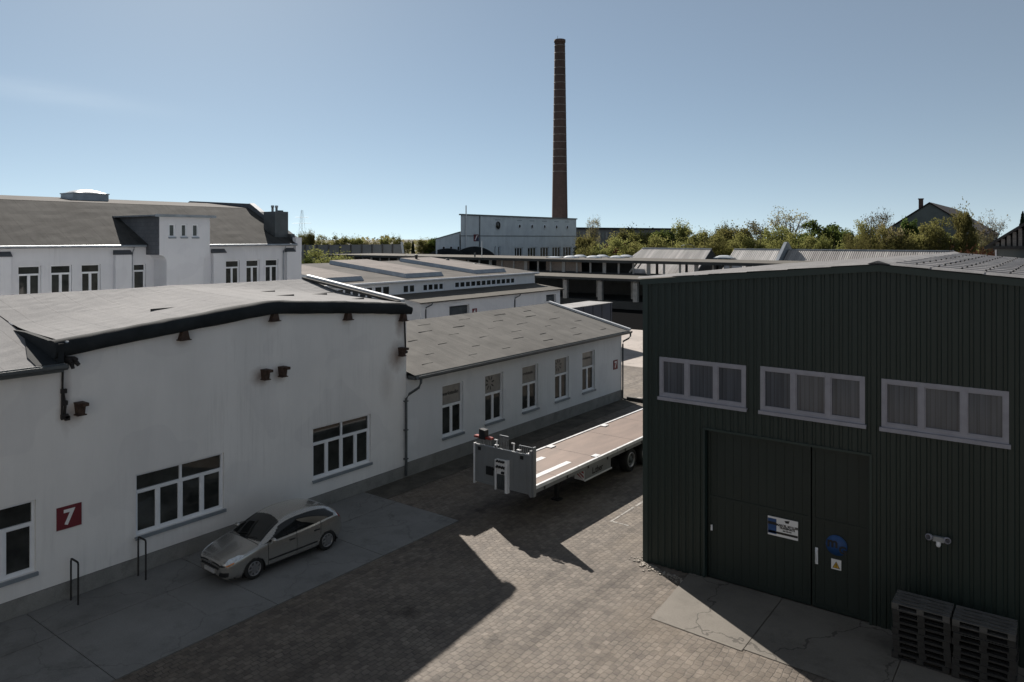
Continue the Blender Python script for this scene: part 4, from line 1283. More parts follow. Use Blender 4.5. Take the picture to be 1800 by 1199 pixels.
mb = MB(); mb.prism([(-5.06, Y - .0121, 1.215), (-4.87, Y - .0121, 1.215), (-4.965, Y - .0121, 1.40)], (0, -.003, 0)); mb.build("triangle", M['black'], ws)
mb = MB(); mb.prism([(-5.04, Y - .0152, 1.227), (-4.89, Y - .0152, 1.227), (-4.965, Y - .0152, 1.375)], (0, -.002, 0)); mb.build("yellow_field", M['yellow'], ws)
mb = MB(); mb.box(-4.975, -4.955, Y - .0175, Y - .0173, 1.27, 1.335); mb.box(-4.975, -4.955, Y - .0175, Y - .0173, 1.24, 1.258); mb.build("exclamation_mark", M['black'], ws)
fl = thing("wall_lamp", "white twin head security lamp on the dark green wall right of the door", "lamp", (-2.54, G, 2.65))
Yl = G - .04
mb = MB(); mb.box(-2.68, -2.44, Yl - .09, Yl, 2.58, 2.70); mb.build("body", M['zinc'], fl)
mb = MB(); mb.lathe((-2.56, Yl - .06, 2.58), (0, -.3, -1), [(0, .05), (.08, .055), (.12, .035), (.13, 0)], 12); mb.build("motion_sensor", M['pvc'], fl)
for x, a_ in ((-2.74, -.5), (-2.38, .5)):
    mb = MB(); mb.lathe((x, Yl - .12, 2.68), (a_, -1, .1), [(-.08, .03), (-.02, .07), (.06, .08), (.06, .06)], 12); mb.build("spot_head", M['oldframe'], fl)

# pallets stacked against the green wall
def pallet_mesh():
    mb = MB()
    for k in range(5): mb.box(-.6, .6, -.4 + k * .175, -.4 + k * .175 + .10, .122, .144)
    for x in (-.6, -.0725, .455): mb.box(x, x + .145, -.4, .4, .1, .1215)
    for x in (-.6, -.0725, .455):
        for y in (-.4, -.05, .3): mb.box(x, x + .145, y, y + .1, .022, .0995)
    for y in (-.4, -.05, .3): mb.box(-.6, .6, y, y + .1, 0, .0215)
    return mb
pal0 = None
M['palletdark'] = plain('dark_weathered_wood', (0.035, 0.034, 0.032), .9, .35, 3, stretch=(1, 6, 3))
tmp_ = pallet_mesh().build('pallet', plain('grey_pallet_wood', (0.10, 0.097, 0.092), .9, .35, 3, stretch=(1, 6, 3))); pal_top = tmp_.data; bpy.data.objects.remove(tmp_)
for si, (cx_, cy_) in enumerate(((-2.76, 19.95), (-1.53, 19.93))):
    for k in range(9):
        if pal0 is None:
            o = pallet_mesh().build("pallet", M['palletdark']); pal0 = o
        else:
            o = pal0.copy(); COL.objects.link(o)
        o.location = (cx_ + random.uniform(-.025, .025), cy_ + random.uniform(-.03, .03), .04 + k * .146)
        o.rotation_euler = (0, 0, R(random.uniform(-1.2, 1.2)))
        side_ = "left" if si == 0 else "right"
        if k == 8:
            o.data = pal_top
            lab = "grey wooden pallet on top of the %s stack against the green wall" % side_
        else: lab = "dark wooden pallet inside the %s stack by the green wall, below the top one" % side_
        tag(o, lab, "pallet", "pallets in the %s stack" % side_ if k < 8 else "top pallets of the stacks")

# ================================================================== FLATBED TRAILER (local: x across, +y to the rear, origin under the front edge)
tl = thing("flatbed_trailer", "long flatbed lorry trailer with brown plywood deck and grey front wall", "trailer", (-16.32, 21.25, 0))
T = Vector((-16.32, 21.25, 0))
def TB(mb, x0, x1, y0, y1, z0, z1, mi=0): mb.box(T.x + x0, T.x + x1, T.y + y0, T.y + y1, z0, z1, mi)
DZ = 1.25; L = 13.5; HW = 1.30
mb = MB(); TB(mb, -HW + .1, HW - .1, .12, L, DZ - .05, DZ)
deck = mb.build("deck", M['ply'], tl)
mb = MB()
for y in (4.6, 7.75, 10.9): TB(mb, -HW + .1, HW - .1, y, y + .012, DZ - .001, DZ + .003)
for y in (1.7,): TB(mb, -HW + .1, HW - .1, y, y + .01, DZ - .001, DZ + .003)
mb.build("deck_joint", M['decal'], deck)
mb = MB()
for (x, ya, yb) in ((.52, .2, 3.4), (-.62, .2, 3.3)): TB(mb, x, x + .24, ya, yb, DZ + .002, DZ + .006)
mb.build("deck_stripe", M['rail'], deck)
for s_ in (-1, 1):
    mb = MB()
    for k in range(9):
        y0 = .12 + k * 1.487
        x0, x1 = (HW - .10, HW) if s_ > 0 else (-HW, -HW + .10)
        TB(mb, x0, x1, y0, y0 + 1.45, DZ - .10, DZ + .025)
        TB(mb, x0 + .01, x1 - .02 * (s_ > 0) , y0 + 1.45, y0 + 1.487, DZ - .09, DZ + .01)
    rail = mb.build("side_rail", M['rail'], tl)
    mb = MB(); x0, x1 = (HW - .07, HW - .015) if s_ > 0 else (-HW + .015, -HW + .07)
    TB(mb, x0, x1, .15, L, DZ - .24, DZ - .105); mb.build("lower_rail", M['silver'], rail)
    for k in range(9):
        mb = MB(); TB(mb, (HW - .012 if s_ > 0 else -HW - .004), (HW + .004 if s_ > 0 else -HW + .012), .75 + k * 1.487, .83 + k * 1.487, DZ - .22, DZ - .12)
        mb.build("lashing_hook", M['black'], rail)
    for y in (4.5, 8.9):     # white stake pockets beside the deck joint
        mb = MB(); xa, xb = (HW - .34, HW - .102) if s_ > 0 else (-HW + .102, -HW + .34)
        TB(mb, xa, xb, y, y + .36, DZ + .003, DZ + .035); mb.build("stake_pocket", M['rail'], tl)
mb = MB()
TB(mb, -.55, -.43, .6, L, .86, 1.2); TB(mb, .43, .55, .6, L, .86, 1.2)
for k in range(10): TB(mb, -HW + .12, HW - .12, .6 + k * 1.35, .7 + k * 1.35, 1.08, 1.195)
mb.build("chassis", M['black'], tl)
# front wall
mb = MB()
TB(mb, -1.27, 1.22, -.02, .06, 1.02, 2.40)
for k in range(9): TB(mb, -1.2 + k * .28, -1.17 + k * .28, -.03, -.0205, 1.12, 2.36)
TB(mb, -1.27, 1.22, -.035, -.0205, 2.33, 2.40); TB(mb, -1.2, 1.15, -.035, -.0205, 1.02, 1.10)
fwl = mb.build("front_wall", M['silver'], tl)
mb = MB(); TB(mb, -1.33, -1.275, -.05, .08, .95, 2.42); mb.build("corner_post", M['rail'], fwl)
mb = MB()
TB(mb, 1.225, 1.31, -.06, .10, .95, 2.56); TB(mb, 1.315, 1.37, .0, .16, .95, 2.68); TB(mb, 1.18, 1.222, -.055, -.02, 1.0, 2.40)
mb.build("corner_post", M['silver'], fwl)
mb = MB()
for x in (-1.12, .82): TB(mb, x, x + .12, -.05, -.021, 2.20, 2.32)
TB(mb, -.72, -.42, -.07, -.021, 1.38, 1.68); TB(mb, -.46, -.36, -.06, -.021, 1.58, 1.64)
mb.build("coupling_plate", M['decal'], fwl)
mb = MB()
TB(mb, -.27, -.22, -.12, -.021, .93, 2.02); TB(mb, .22, .33, -.16, -.021, .90, 2.06); TB(mb, -.219, .219, -.05, -.021, 1.5, 2.04)
bx = mb.build("connection_panel", M['rail'], tl)
for x, z, r_ in [(q, 1.96, .042) for q in (-.19, -.08, .02, .1)] + [(q, 1.76, .05) for q in (-.19, -.08, .04, .14)]:
    mb = MB(); mb.lathe((T.x + x, T.y - .05, z), (0, -1, 0), [(0, r_), (.08, r_ * .82), (.08, 0)], 8)
    mb.build("air_coupling", M['decal'], bx)
mb = MB(); TB(mb, .0, .12, -.10, -.051, 1.53, 1.61); mb.build("socket", M['decal'], bx)
mb = MB()
TB(mb, -.215, .215, -.04, -.021, .95, 1.48)
for k in range(6): TB(mb, -.21 + k * .08, -.19 + k * .08, -.06, -.0405, .95, 1.48)
mb.build("grille", M['zincdark'], bx)
def rack(x0, x1, z1, n, y=.14):
    mb = MB()
    for k in range(n): 
        x = x0 + (x1 - x0) * k / (n - 1); mb.tube([(T.x + x, T.y + y, 2.38), (T.x + x, T.y + y, z1)], .016, 6)
    mb.box(T.x + x0 - .03, T.x + x1 + .03, T.y + y - .02, T.y + y + .02, z1, z1 + .03)
    for k in range(n * 2): 
        x = x0 + (x1 - x0) * k / (n * 2 - 1); mb.box(T.x + x - .015, T.x + x + .015, T.y + y - .03, T.y + y + .03, z1 + .0301, z1 + .05)
    return mb.build("stake_rack", M['steel'], tl)
rack(-1.22, -.66, 2.62, 6); rack(-.22, .14, 2.80, 6); rack(.66, 1.18, 2.58, 7)
mb = MB()
for x in (-.36, .42):
    mb.tube([(T.x + x, T.y + .12, 2.38), (T.x + x, T.y + .12, 2.64)], .025, 6); mb.tube([(T.x + x - .1, T.y + .12, 2.64), (T.x + x + .04, T.y + .12, 2.64)], .025, 6)
for x in (-.45, .58): TB(mb, x, x + .16, .06, .16, 2.441, 2.47)
mb.build("stake_peg", M['rail'], tl)
mb = MB(); TB(mb, -1.36, -.58, .02, .20, 2.62, 2.69)
rb = mb.build("red_bar", plain("orange_red_paint", (0.26, 0.028, 0.016), 0.45, 0.1), tl)
mb = MB(); mb.prism([(T.x - 1.12, T.y + .0, 2.60), (T.x - .82, T.y + .0, 2.60), (T.x - .84, T.y + .0, 2.93), (T.x - 1.10, T.y + .0, 2.96)], (0, .22, 0)); mb.build("black_box", M['black'], rb)
# side guard box with hatch plate and lettering
gx_ = HW - .03
mb = MB(); TB(mb, HW - .62, gx_, 3.55, 5.55, .62, 1.0); bxo = mb.build("side_locker", M['silver'], tl)
mb = MB(); TB(mb, gx_ - .005, gx_ + .03, 3.5, 5.6, .58, .63); TB(mb, HW - .6, HW - .45, 3.6, 3.7, .99, 1.15); TB(mb, HW - .2, HW - .1, 3.7, 3.78, .99, 1.15); TB(mb, HW - .2, HW - .1, 5.3, 5.38, .99, 1.15); mb.build("locker_rail", M['rail'], bxo)
mb = MB(); TB(mb, HW - .48, gx_ - .02, 3.51, 3.548, .60, 1.04); mb.build("hatch_plate", M['white'], bxo)
mb = MB()
for k in range(3):
    x0 = T.x + HW - .48; z = .62 + k * .17
    y = T.y + 3.508
    mb.poly([(x0, y, min(1.03, z + .24)), (x0, y, min(1.03, z + .34)), (T.x + gx_ - .03, y, max(.61, z - .02) + .0), (T.x + gx_ - .03, y, max(.61, z - .1))])
mb.build("red_stripe", plain("hatch_red", (0.40, 0.025, 0.03), .5, .08), bxo)
text("lettering", "L.ther", .34, M['decal'], bxo, (T.x + gx_ + .003, T.y + 4.5, .83), (0, 1, 0), (1, 0, 0), bold=.008)
# landing legs
for s_ in (-1, 1):
    mb = MB(); x = .62 * s_
    TB(mb, x - .07, x + .07, 2.5, 2.64, .1, 1.1); TB(mb, x - .17, x + .17, 2.42, 2.72, 0.01, .07); mb.tube([(T.x + x, T.y + 2.6, .3), (T.x + x, T.y + 3.2, 1.05)], .035, 6)
    mb.build("landing_leg", M['black'], tl)
# wheels
def wheel(parent, c, r, wd, sd, dual=False, mats=('rubber', 'rim'), spokes=0):
    """part wheel (tyre) with sub-part rim; axle along x, outer side sd"""
    mb = MB(); ax = (sd, 0, 0)
    mb.lathe(c, ax, [(-wd, r * .62), (-wd, r * .93), (-wd * .85, r), (-wd * .15, r), (0, r * .93), (.012, r * .80), (.0, r * .64), (-.03, r * .62)], 32)
    o = mb.build("wheel", M[mats[0]], parent)
    mb = MB()
    if spokes:
        mb.lathe(c, ax, [(-.035, r * .66), (.006, r * .66), (.008, r * .60), (-.03, r * .58), (-.09, r * .5), (-.09, 0)], 32)
        rr = mb.build("rim", M['rim'], o)
        mb = MB()
        dark = []
        for k in range(spokes):
            th = 2 * PI * k / spokes
            for (w2, r_in, r_out, o_) in ((.055, .04, r * .60, .0),):
                d = Vector((0, math.cos(th), math.sin(th))); n = Vector((0, -math.sin(th), math.cos(th)))
                C_ = Vector(c) + Vector((sd * .004, 0, 0))
                p = [C_ + d * r_in - n * .045, C_ + d * r_in + n * .045, C_ + d * r_out + n * .022, C_ + d * r_out - n * .022]
                mb.prism([tuple(q) for q in p], (-sd * .05, 0, 0))
        mb.lathe(c, ax, [(-.04, .05), (.012, .05), (.014, 0)], 12)
        # merge spokes into the rim object
        me = rr.data; bm = bmesh.new(); bm.from_mesh(me)
        off = parent_loc(o)
        base = [bm.verts.new(Vector(p) - off) for p in mb.v]
        for f in mb.f:
            try: bm.faces.new([base[i] for i in f])
            except ValueError: pass
        bmesh.ops.recalc_face_normals(bm, faces=bm.faces); bm.to_mesh(me); bm.free()
        rr.data.materials.append(M['rim'])
    else:
        mb.lathe(c, ax, [(-.02, r * .64), (.012, r * .63), (.012, r * .55), (-.06, r * .52)], 28)
        mb.lathe(c, ax, [(-.06, r * .52), (-.10, r * .30), (-.03, r * .26), (.02, r * .16), (.02, 0)], 28, 1)
        for k in range(10):
            th = 2 * PI * k / 10; mb.lathe((c[0] - sd * .068, c[1] + math.cos(th) * r * .36, c[2] + math.sin(th) * r * .36), ax, [(0, .018), (.03, .015), (.03, 0)], 6)
        mb.build("rim", [M[mats[1]], M['zincdark']], o)
    return o
for k in range(3):
    y = 7.35 + k * 1.31
    for s_ in (-1, 1): wheel(tl, (T.x + s_ * (HW - .06), T.y + y, .50), .50, .36, s_)
    mb = MB(); mb.tube([(T.x - 1.1, T.y + y, .5), (T.x + 1.1, T.y + y, .5)], .07, 8); mb.build("axle", M['black'], tl)
    mb = MB()
    for s_ in (-1, 1):
        mb.add([(T.x + s_ * (HW - .45 + .42 * q), T.y + y + .60 * math.cos(R(th)), .5 + .60 * math.sin(R(th))) for th in range(30, 151, 15) for q in (0, 1)], [(2 * i, 2 * i + 1, 2 * i + 3, 2 * i + 2) for i in range(8)])
    mb.build("mudguard", M['black'], tl)
mb = MB(); TB(mb, -1.2, 1.2, L, L + .06, .95, 1.24); mb.build("rear_bumper", M['silver'], tl)
tl.rotation_euler = (0, 0, R(-0.5))

# ================================================================== PARKED CAR (front towards -y)
car = thing("parked_car", "silver five door hatchback parked nose left on the pavement beside the white hall", "car", (-19.87, 14.2, 0))
CX, CY = -19.87, 12.04
def cr(keys, x):
    if x <= keys[0][0]: return keys[0][1]
    if x >= keys[-1][0]: return keys[-1][1]
    for i in range(len(keys) - 1):
        if keys[i][0] <= x <= keys[i + 1][0]:
            x0, a = keys[i]; x1, b = keys[i + 1]; h = x1 - x0
            m0 = (b - keys[i - 1][1]) / (x1 - keys[i - 1][0]) if i > 0 else (b - a) / h
            m1 = (keys[i + 2][1] - a) / (keys[i + 2][0] - x0) if i + 2 < len(keys) else (b - a) / h
            t_ = (x - x0) / h
            return (2 * t_**3 - 3 * t_**2 + 1) * a + (t_**3 - 2 * t_**2 + t_) * h * m0 + (-2 * t_**3 + 3 * t_**2) * b + (t_**3 - t_**2) * h * m1
K_top = [(0, .62), (.05, .71), (.22, .79), (.6, .885), (1.0, .975), (1.14, 1.02), (1.5, 1.22), (1.9, 1.40), (2.3, 1.48), (2.75, 1.495), (3.1, 1.475), (3.45, 1.415), (3.75, 1.315), (3.95, 1.19), (4.08, 1.06), (4.18, .90), (4.23, .77), (4.27, .62)]
K_hw = [(0, .52), (.05, .62), (.15, .715), (.35, .80), (.7, .858), (1.2, .882), (2.2, .888), (3.2, .882), (3.7, .855), (4.0, .80), (4.18, .71), (4.27, .60)]
K_belt = [(0, .58), (.06, .65), (.3, .74), (.6, .82), (1.1, .92), (2.0, .965), (3.0, 1.01), (3.6, 1.05), (3.95, 1.02), (4.15, .86), (4.27, .58)]
K_wr = [(0, .42), (.1, .56), (.35, .70), (.8, .76), (1.12, .755), (1.5, .69), (2.0, .615), (2.6, .60), (3.2, .585), (3.7, .585), (4.0, .60), (4.15, .60), (4.27, .5)]
K_drop = [(0, .02), (.4, .035), (1.0, .035), (1.5, .05), (2.2, .065), (3.4, .065), (4.0, .05), (4.27, .02)]
K_bot = [(0, .34), (.12, .24), (.6, .20), (3.6, .22), (4.1, .30), (4.27, .36)]
NY, SUB = 214, 9
WCY = (.90, 3.51)
def car_section(y):
    zt, hw, zb, wr, dr, z0 = cr(K_top, y), cr(K_hw, y), cr(K_belt, y), cr(K_wr, y), cr(K_drop, y), cr(K_bot, y)
    ze = max(zt - dr, zb + .006)
    zb = min(zb, zt - .01)
    c = [(hw * .90, z0), (hw * .985, z0 + .11), (hw, max(.5, z0 + .14)), (hw * .992, max(zb - .10, .55 if y > .1 and y < 4.2 else zb - .06)), (hw * .955, zb), (min(wr, hw * .94), ze), (wr * .80, zt - dr * .35), (wr * .42, zt - dr * .08), (0, zt)]
    out = []
    n = len(c) - 1
    for i in range(n):
        p0 = c[max(i - 1, 0)]; p1 = c[i]; p2 = c[i + 1]; p3 = c[i + 2] if i + 2 <= n else (-c[i][0], c[i][1])
        sharp = i in (4,)
        for k in range(SUB):
            t_ = k / SUB
            if sharp: out.append((p1[0] + (p2[0] - p1[0]) * t_ + .022 * math.sin(PI * t_), p1[1] + (p2[1] - p1[1]) * t_)); continue
            q = [0.5 * ((2 * p1[d]) + (-p0[d] + p2[d]) * t_ + (2 * p0[d] - 5 * p1[d] + 4 * p2[d] - p3[d]) * t_**2 + (-p0[d] + 3 * p1[d] - 3 * p2[d] + p3[d]) * t_**3) for d in (0, 1)]
            out.append((max(q[0], 0), q[1]))
    out.append(c[-1])
    return out
ys_ = [4.27 * i / NY for i in range(NY + 1)]
secs = [car_section(y) for y in ys_]
NS = len(secs[0])
parts = {k: MB() for k in ('body', 'windscreen', 'side_window', 'rear_window', 'headlamp', 'indicator', 'door', 'trim', 'tail')}
for sd_ in (1, -1):
    for i in range(NY):
        y = (ys_[i] + ys_[i + 1]) / 2
        for j in range(NS - 1):
            sv = (j + .5) / SUB  # position round the section, in control points
            a, b = secs[i][j], secs[i][j + 1]; c, d = secs[i + 1][j + 1], secs[i + 1][j]
            x = (a[0] + b[0] + c[0] + d[0]) / 4; z = (a[1] + b[1] + c[1] + d[1]) / 4
            kind = 'body'
            if sv < 3.6:
                if any((y - wy) ** 2 + (z - .30) ** 2 < .352 ** 2 for wy in WCY): continue
            if 4 < sv < 5:
                f_ = sv - 4
                if y > 1.20 + f_ * .70 and y < 3.98 - f_ * .45 and .02 < f_ < .88 and not (3.80 < y and f_ < .2): kind = 'side_window'
            if sv > 5.12 and 1.10 + .10 * (1 - (x / .75) ** 2) * -1 + .08 < y < 1.97 - .10 * (x / .62) ** 2: kind = 'windscreen'
            if sv > 5.25 and 3.66 < y < 4.06: kind = 'rear_window'
            if 3.5 < sv < 5.3 and .10 + max(0, sv - 4.4) * .14 < y < .62 - abs(sv - 4.2) * .13: kind = 'headlamp'
            if 3.25 < sv <= 3.5 and .10 < y < .30: kind = 'indicator'
            if 3.4 < sv < 4.9 and 3.98 < y < 4.2 : kind = 'tail'
            if kind == 'body' and .30 < z and sv < 4.05 and 1.34 < y < 3.26 and not (y > 2.95 and (y - WCY[1]) ** 2 + (z - .3) ** 2 < .42 ** 2):
                kind = 'door'
                if abs(y - 2.34) < .011 or y < 1.36 or y > 3.24: kind = 'trim'
            if sv < 1.0 and kind == 'body' and 1.2 < y < 3.2: kind = 'trim'
            if kind == 'door' and .43 < z < .475: kind = 'trim'
            if kind == 'body' and y < .075 and .585 < z < .64 : kind = 'trim'
            if kind == 'body' and y < .16 and .30 < z < .44: kind = 'trim'
            if kind == 'body' and abs(y - 1.06) < .012 and sv > 5: kind = 'trim'
            key = kind if sd_ > 0 or kind in ('body', 'windscreen', 'rear_window') else kind + '_'
            P_ = parts.setdefault(key, MB())
            P_.add([(CX + sd_ * q[0], CY + yy, q[1]) for q, yy in ((a, ys_[i]), (b, ys_[i]), (c, ys_[i + 1]), (d, ys_[i + 1]))], [(0, 1, 2, 3)], 0, True)
def weld(o):
    bm = bmesh.new(); bm.from_mesh(o.data)
    bmesh.ops.remove_doubles(bm, verts=bm.verts, dist=.0008)
    bmesh.ops.recalc_face_normals(bm, faces=bm.faces); bm.to_mesh(o.data); bm.free()
    return o
for e in (0, -1):        # close nose and tail
    s_ = secs[e]; yy = CY + ys_[e]
    pts = [(CX + p[0], yy, p[1]) for p in s_] + [(CX - p[0], yy, p[1]) for p in reversed(s_[:-1])]
    parts['body'].poly(pts)
mats = {'body': 'car', 'door': 'car', 'windscreen': 'carglass', 'side_window': 'carglass', 'rear_window': 'carglass', 'headlamp': 'lamp', 'indicator': 'orange', 'trim': 'black', 'tail': 'tail'}
names = {'tail': 'tail_lamp', 'trim': 'dark_trim'}
made = {}
for k, P_ in parts.items():
    if not P_.f: continue
    base = k.rstrip('_')
    made[k] = weld(P_.build(names.get(base, base), M[mats[base]], car))
for y, z, hw_ in ((WCY[0], .30, .70), (WCY[1], .30, .70)):   # dark wheel housings
    for sd_ in (1, -1):
        mb = MB()
        ring = [(y + .37 * math.cos(R(a)), z + .37 * math.sin(R(a))) for a in range(-20, 201, 20)]
        xo = .875 if y < 2 else .87
        for p, q in zip(ring, ring[1:]): mb.quad((CX + sd_ * (xo - .03), CY + p[0], p[1]), (CX + sd_ * (xo - .03), CY + q[0], q[1]), (CX + sd_ * .55, CY + q[0], q[1]), (CX + sd_ * .55, CY + p[0], p[1]))
        mb.poly([(CX + sd_ * .55, CY + p[0], p[1]) for p in ring])
        mb.build("wheel_housing", M['black'], car)
        wheel(car, (CX + sd_ * .862, CY + y, .345), .315, .20, sd_, spokes=8)
mb = MB(); mb.box(CX - .75, CX + .75, CY + .3, CY + 4.0, .23, .27); mb.build("underbody", M['black'], car)
for sd_ in (1, -1):
    mb = MB(); n = 8
    vs = []; fs = []
    for i in range(n + 1):
        th = PI * i / n
        for k in range(12):
            ph = 2 * PI * k / 12
            vs.append((CX + sd_ * (.98 + .105 * math.cos(th)), CY + 1.47 + .065 * math.sin(th) * math.cos(ph), 1.02 + .075 * math.sin(th) * math.sin(ph)))
    for i in range(n):
        for k in range(12): fs.append((i * 12 + k, i * 12 + (k + 1) % 12, (i + 1) * 12 + (k + 1) % 12, (i + 1) * 12 + k))
    mb.add(vs, fs, 0, True); mb.build("wing_mirror", M['car'], car)
    dk = 'door' if sd_ > 0 else 'door_'
    mb = MB()
    for y in (2.18, 3.10): mb.box(CX + sd_ * .875, CX + sd_ * .912, CY + y - .10, CY + y + .08, .80, .835)
    mb.build("handle", M['black'], made[dk])
mb = MB(); mb.box(CX - .26, CX + .26, CY - .03, CY - .002, .36, .47); mb.build("number_plate", plain("plate_white", (.4, .4, .4), .5), car)
mb = MB(); mb.box(CX - .45, CX + .45, CY - .012, CY - .001, .50, .57); mb.build("grille", M['black'], car)
mb = MB()
for dz in (0, .045):
    mb.poly([(CX - .08, CY - .016, .57 + dz), (CX, CY - .016, .61 + dz), (CX + .08, CY - .016, .57 + dz), (CX + .08, CY - .016, .592 + dz), (CX, CY - .016, .635 + dz), (CX - .08, CY - .016, .592 + dz)])
mb.build("chevron_badge", M['rim'], car)
mb = MB()
for x in (-.45, .05): mb.tube([(CX + x, CY + 1.12, 1.03), (CX + x + .42, CY + 1.2, 1.085)], .010, 5)
mb.build("wiper", M['black'], car)
car.rotation_euler = (0, 0, R(-1.5))

# ================================================================== BICYCLE HOOPS
for i, (y, lab) in enumerate(((9.15, "dark steel bicycle hoop nearest the left edge, below the red sign 7"), (11.0, "dark steel bicycle hoop between the red sign 7 and the parked car"))):
    mb = MB(); r_ = .06
    mb.tube([(-22.0, y, 0), (-22.0, y, 1.12), (-21.985, y, 1.165), (-21.94, y, 1.18), (-21.62, y, 1.18), (-21.575, y, 1.165), (-21.56, y, 1.12), (-21.56, y, 0)], .026, 8)
    tag(mb.build("bicycle_hoop", M['rustdark']), lab, "bike rack", "bicycle hoops along the white hall")

# gravel heap and kerb stones at the wing's far corner
mb = MB(); rr_ = random.Random(4)
for k in range(140):
    x, y = -21.4 + rr_.random() * 1.3, 41.3 + rr_.random() * 1.6; s_ = .03 + rr_.random() * .07
    mb.box(x - s_, x + s_, y - s_, y + s_, 0, s_ * 1.4)
tag(mb.build("rubble", M['yard']), None, None, None, "stuff")
mb = MB(); rr_ = random.Random(8)
for k in range(500):
    q_ = rr_.random()
    if q_ < .55: x = -10.5 + rr_.random() ** 1.6 * 2.0; y = 20.82 - abs(rr_.gauss(0, .16)) - (x + 10.5) * .25
    else: x = -10.6 - abs(rr_.gauss(0, .12)); y = 20.7 + rr_.random() ** 1.5 * 4
    s_ = .006 + rr_.random() ** 2 * .022
    if x > -10.5 and y > 20.8: continue
    mb.box(x - s_, x + s_, y - s_, y + s_, 0, s_ * 1.3)
tag(mb.build("grit", plain("pale_grit", (0.34, 0.31, 0.27), .9, .4, 8)), None, None, None, "stuff")
mb = MB(); mb.box(-21.8, -20.2, 40.9, 41.05, 0, .22); mb.box(-20.2, -20.05, 40.9, 43, 0, .22)
tag(mb.build("timber_edging", M['darkwood']), "low dark timber edging on the ground at the far corner of the long wing", "edging")

# ================================================================== BLUE BOX TRAILER
bt = thing("box_trailer", "dark blue box trailer with a pale roof parked behind the long wing", "trailer", (-35.45, 54.6, 0))
mb = MB(); mb.box(-36.7, -34.2, 47.9, 61.3, 1.15, 3.92); mb.build("box", M['navy'], bt)
mb = MB(); mb.box(-36.74, -34.16, 47.86, 61.34, 3.92, 3.98); mb.build("roof", M['fibre'], bt)
mb = MB()
for k in range(9): mb.box(-34.195, -34.17, 48.2 + k * 1.6, 48.25 + k * 1.6, 1.2, 3.9)
mb.box(-34.195, -34.15, 47.9, 61.3, 1.1, 1.2)
mb.build("side_rib", M['decal'], bt)
mb = MB(); mb.box(-36, -34.9, 48.5, 61, .8, 1.149); mb.build("chassis", M['black'], bt)
for k in range(3):
    for s_ in (-1, 1): wheel(bt, (-35.45 + s_ * 1.2, 56.5 + k * 1.31, .5), .5, .35, s_)

# ================================================================== HOUSES, BARN, FAR BUILDINGS
def gable_house(name, label, cx, y0, y1, hw, ze, zr, wallm, roofm, chim=False):
    t_ = thing(name, label, "house", (cx, y0, 0))
    mb = MB()
    pr = [(cx - hw, y0, 0), (cx - hw, y0, ze), (cx, y0, zr), (cx + hw, y0, ze), (cx + hw, y0, 0)]
    mb.prism(pr, (0, y1 - y0, 0)); wl = mb.build("wall", M[wallm], t_)
    mb = MB(); o_ = .5; k = (zr - ze) / hw
    for s_ in (-1, 1):
        mb.prism([(cx, y0 - .3, zr + .1), (cx + s_ * (hw + o_), y0 - .3, ze - k * o_ + .1), (cx + s_ * (hw + o_), y0 - .3, ze - k * o_ + .3), (cx, y0 - .3, zr + .3)], (0, y1 - y0 + .6, 0))
    r_ = mb.build("roof", M[roofm], t_)
    if chim:
        mb = MB(); mb.box(cx - 2.0, cx - 1.3, y0 + 1.0, y0 + 1.8, zr - 2.2, zr + .9); mb.box(cx - 2.1, cx - 1.2, y0 + .9, y0 + 1.9, zr + .9, zr + 1.1); mb.build("chimney", M['brickred'], r_)
    return t_
hx = at(1634, 142)
gable_house("house", "house with grey gable wall and dark red tiled roof rising above trees", hx.x, hx.y, hx.y + 40, 8.2, 10.9, 16.5, 'housewall', 'tile', True)
bn = thing("timber_barn", "barn with dark slatted timber gable over a grey wall at the right edge", "barn", (3, 75, 0))
mb = MB(); mb.box(-4.9, 11, 75, 90, 0, 9.3); mb.build("wall", M['housewall'], bn)
mb = MB()
for k in range(40):
    x = -5.0 + k * .40; zt_ = 9.55 + (1 - abs(x - 3) / 8.3) * 6
    if zt_ > 9.5: mb.box(x, x + .26, 74.75, 74.95, 9.3, max(9.35, zt_ - .15))
mb.build("slatted_gable", M['greywood'], bn)
mb = MB(); mb.prism([(-4.9, 74.97, 9.31), (3, 74.97, 15), (10.9, 74.97, 9.31)], (0, 15, 0)); mb.box(-5.2, 11.2, 74.6, 74.96, 9.05, 9.30); mb.build("gable_backing", M['darkwood'], bn)
mb = MB()
for s_ in (-1, 1): mb.prism([(3, 74.5, 15.3), (3 + s_ * 8.8, 74.5, 9.0), (3 + s_ * 8.8, 74.5, 9.25), (3, 74.5, 15.55)], (0, 16, 0))
mb.build("roof", M['darkwood'], bn)
mb = MB(); mb.prism([(-3.6, 73.2, 7.8), (-3.6, 73.2, 8.05), (3, 73.2, 12.2), (3, 73.2, 11.95)], (0, 1.8, 0)); mb.build("porch_roof", M['zincdark'], bn)
mb = MB()
for k in range(16): mb.box(-3.0 + k * .4, -2.75 + k * .4, 73.4, 73.5, 6.5, 8.3 + k * .25)
mb.build("porch_slats", M['greywood'], bn)
mb = MB(); mb.tube([(-4.98, 74.9, 0), (-4.98, 74.9, 9.0)], .07, 6); mb.build("downpipe", M['pvc'], bn)

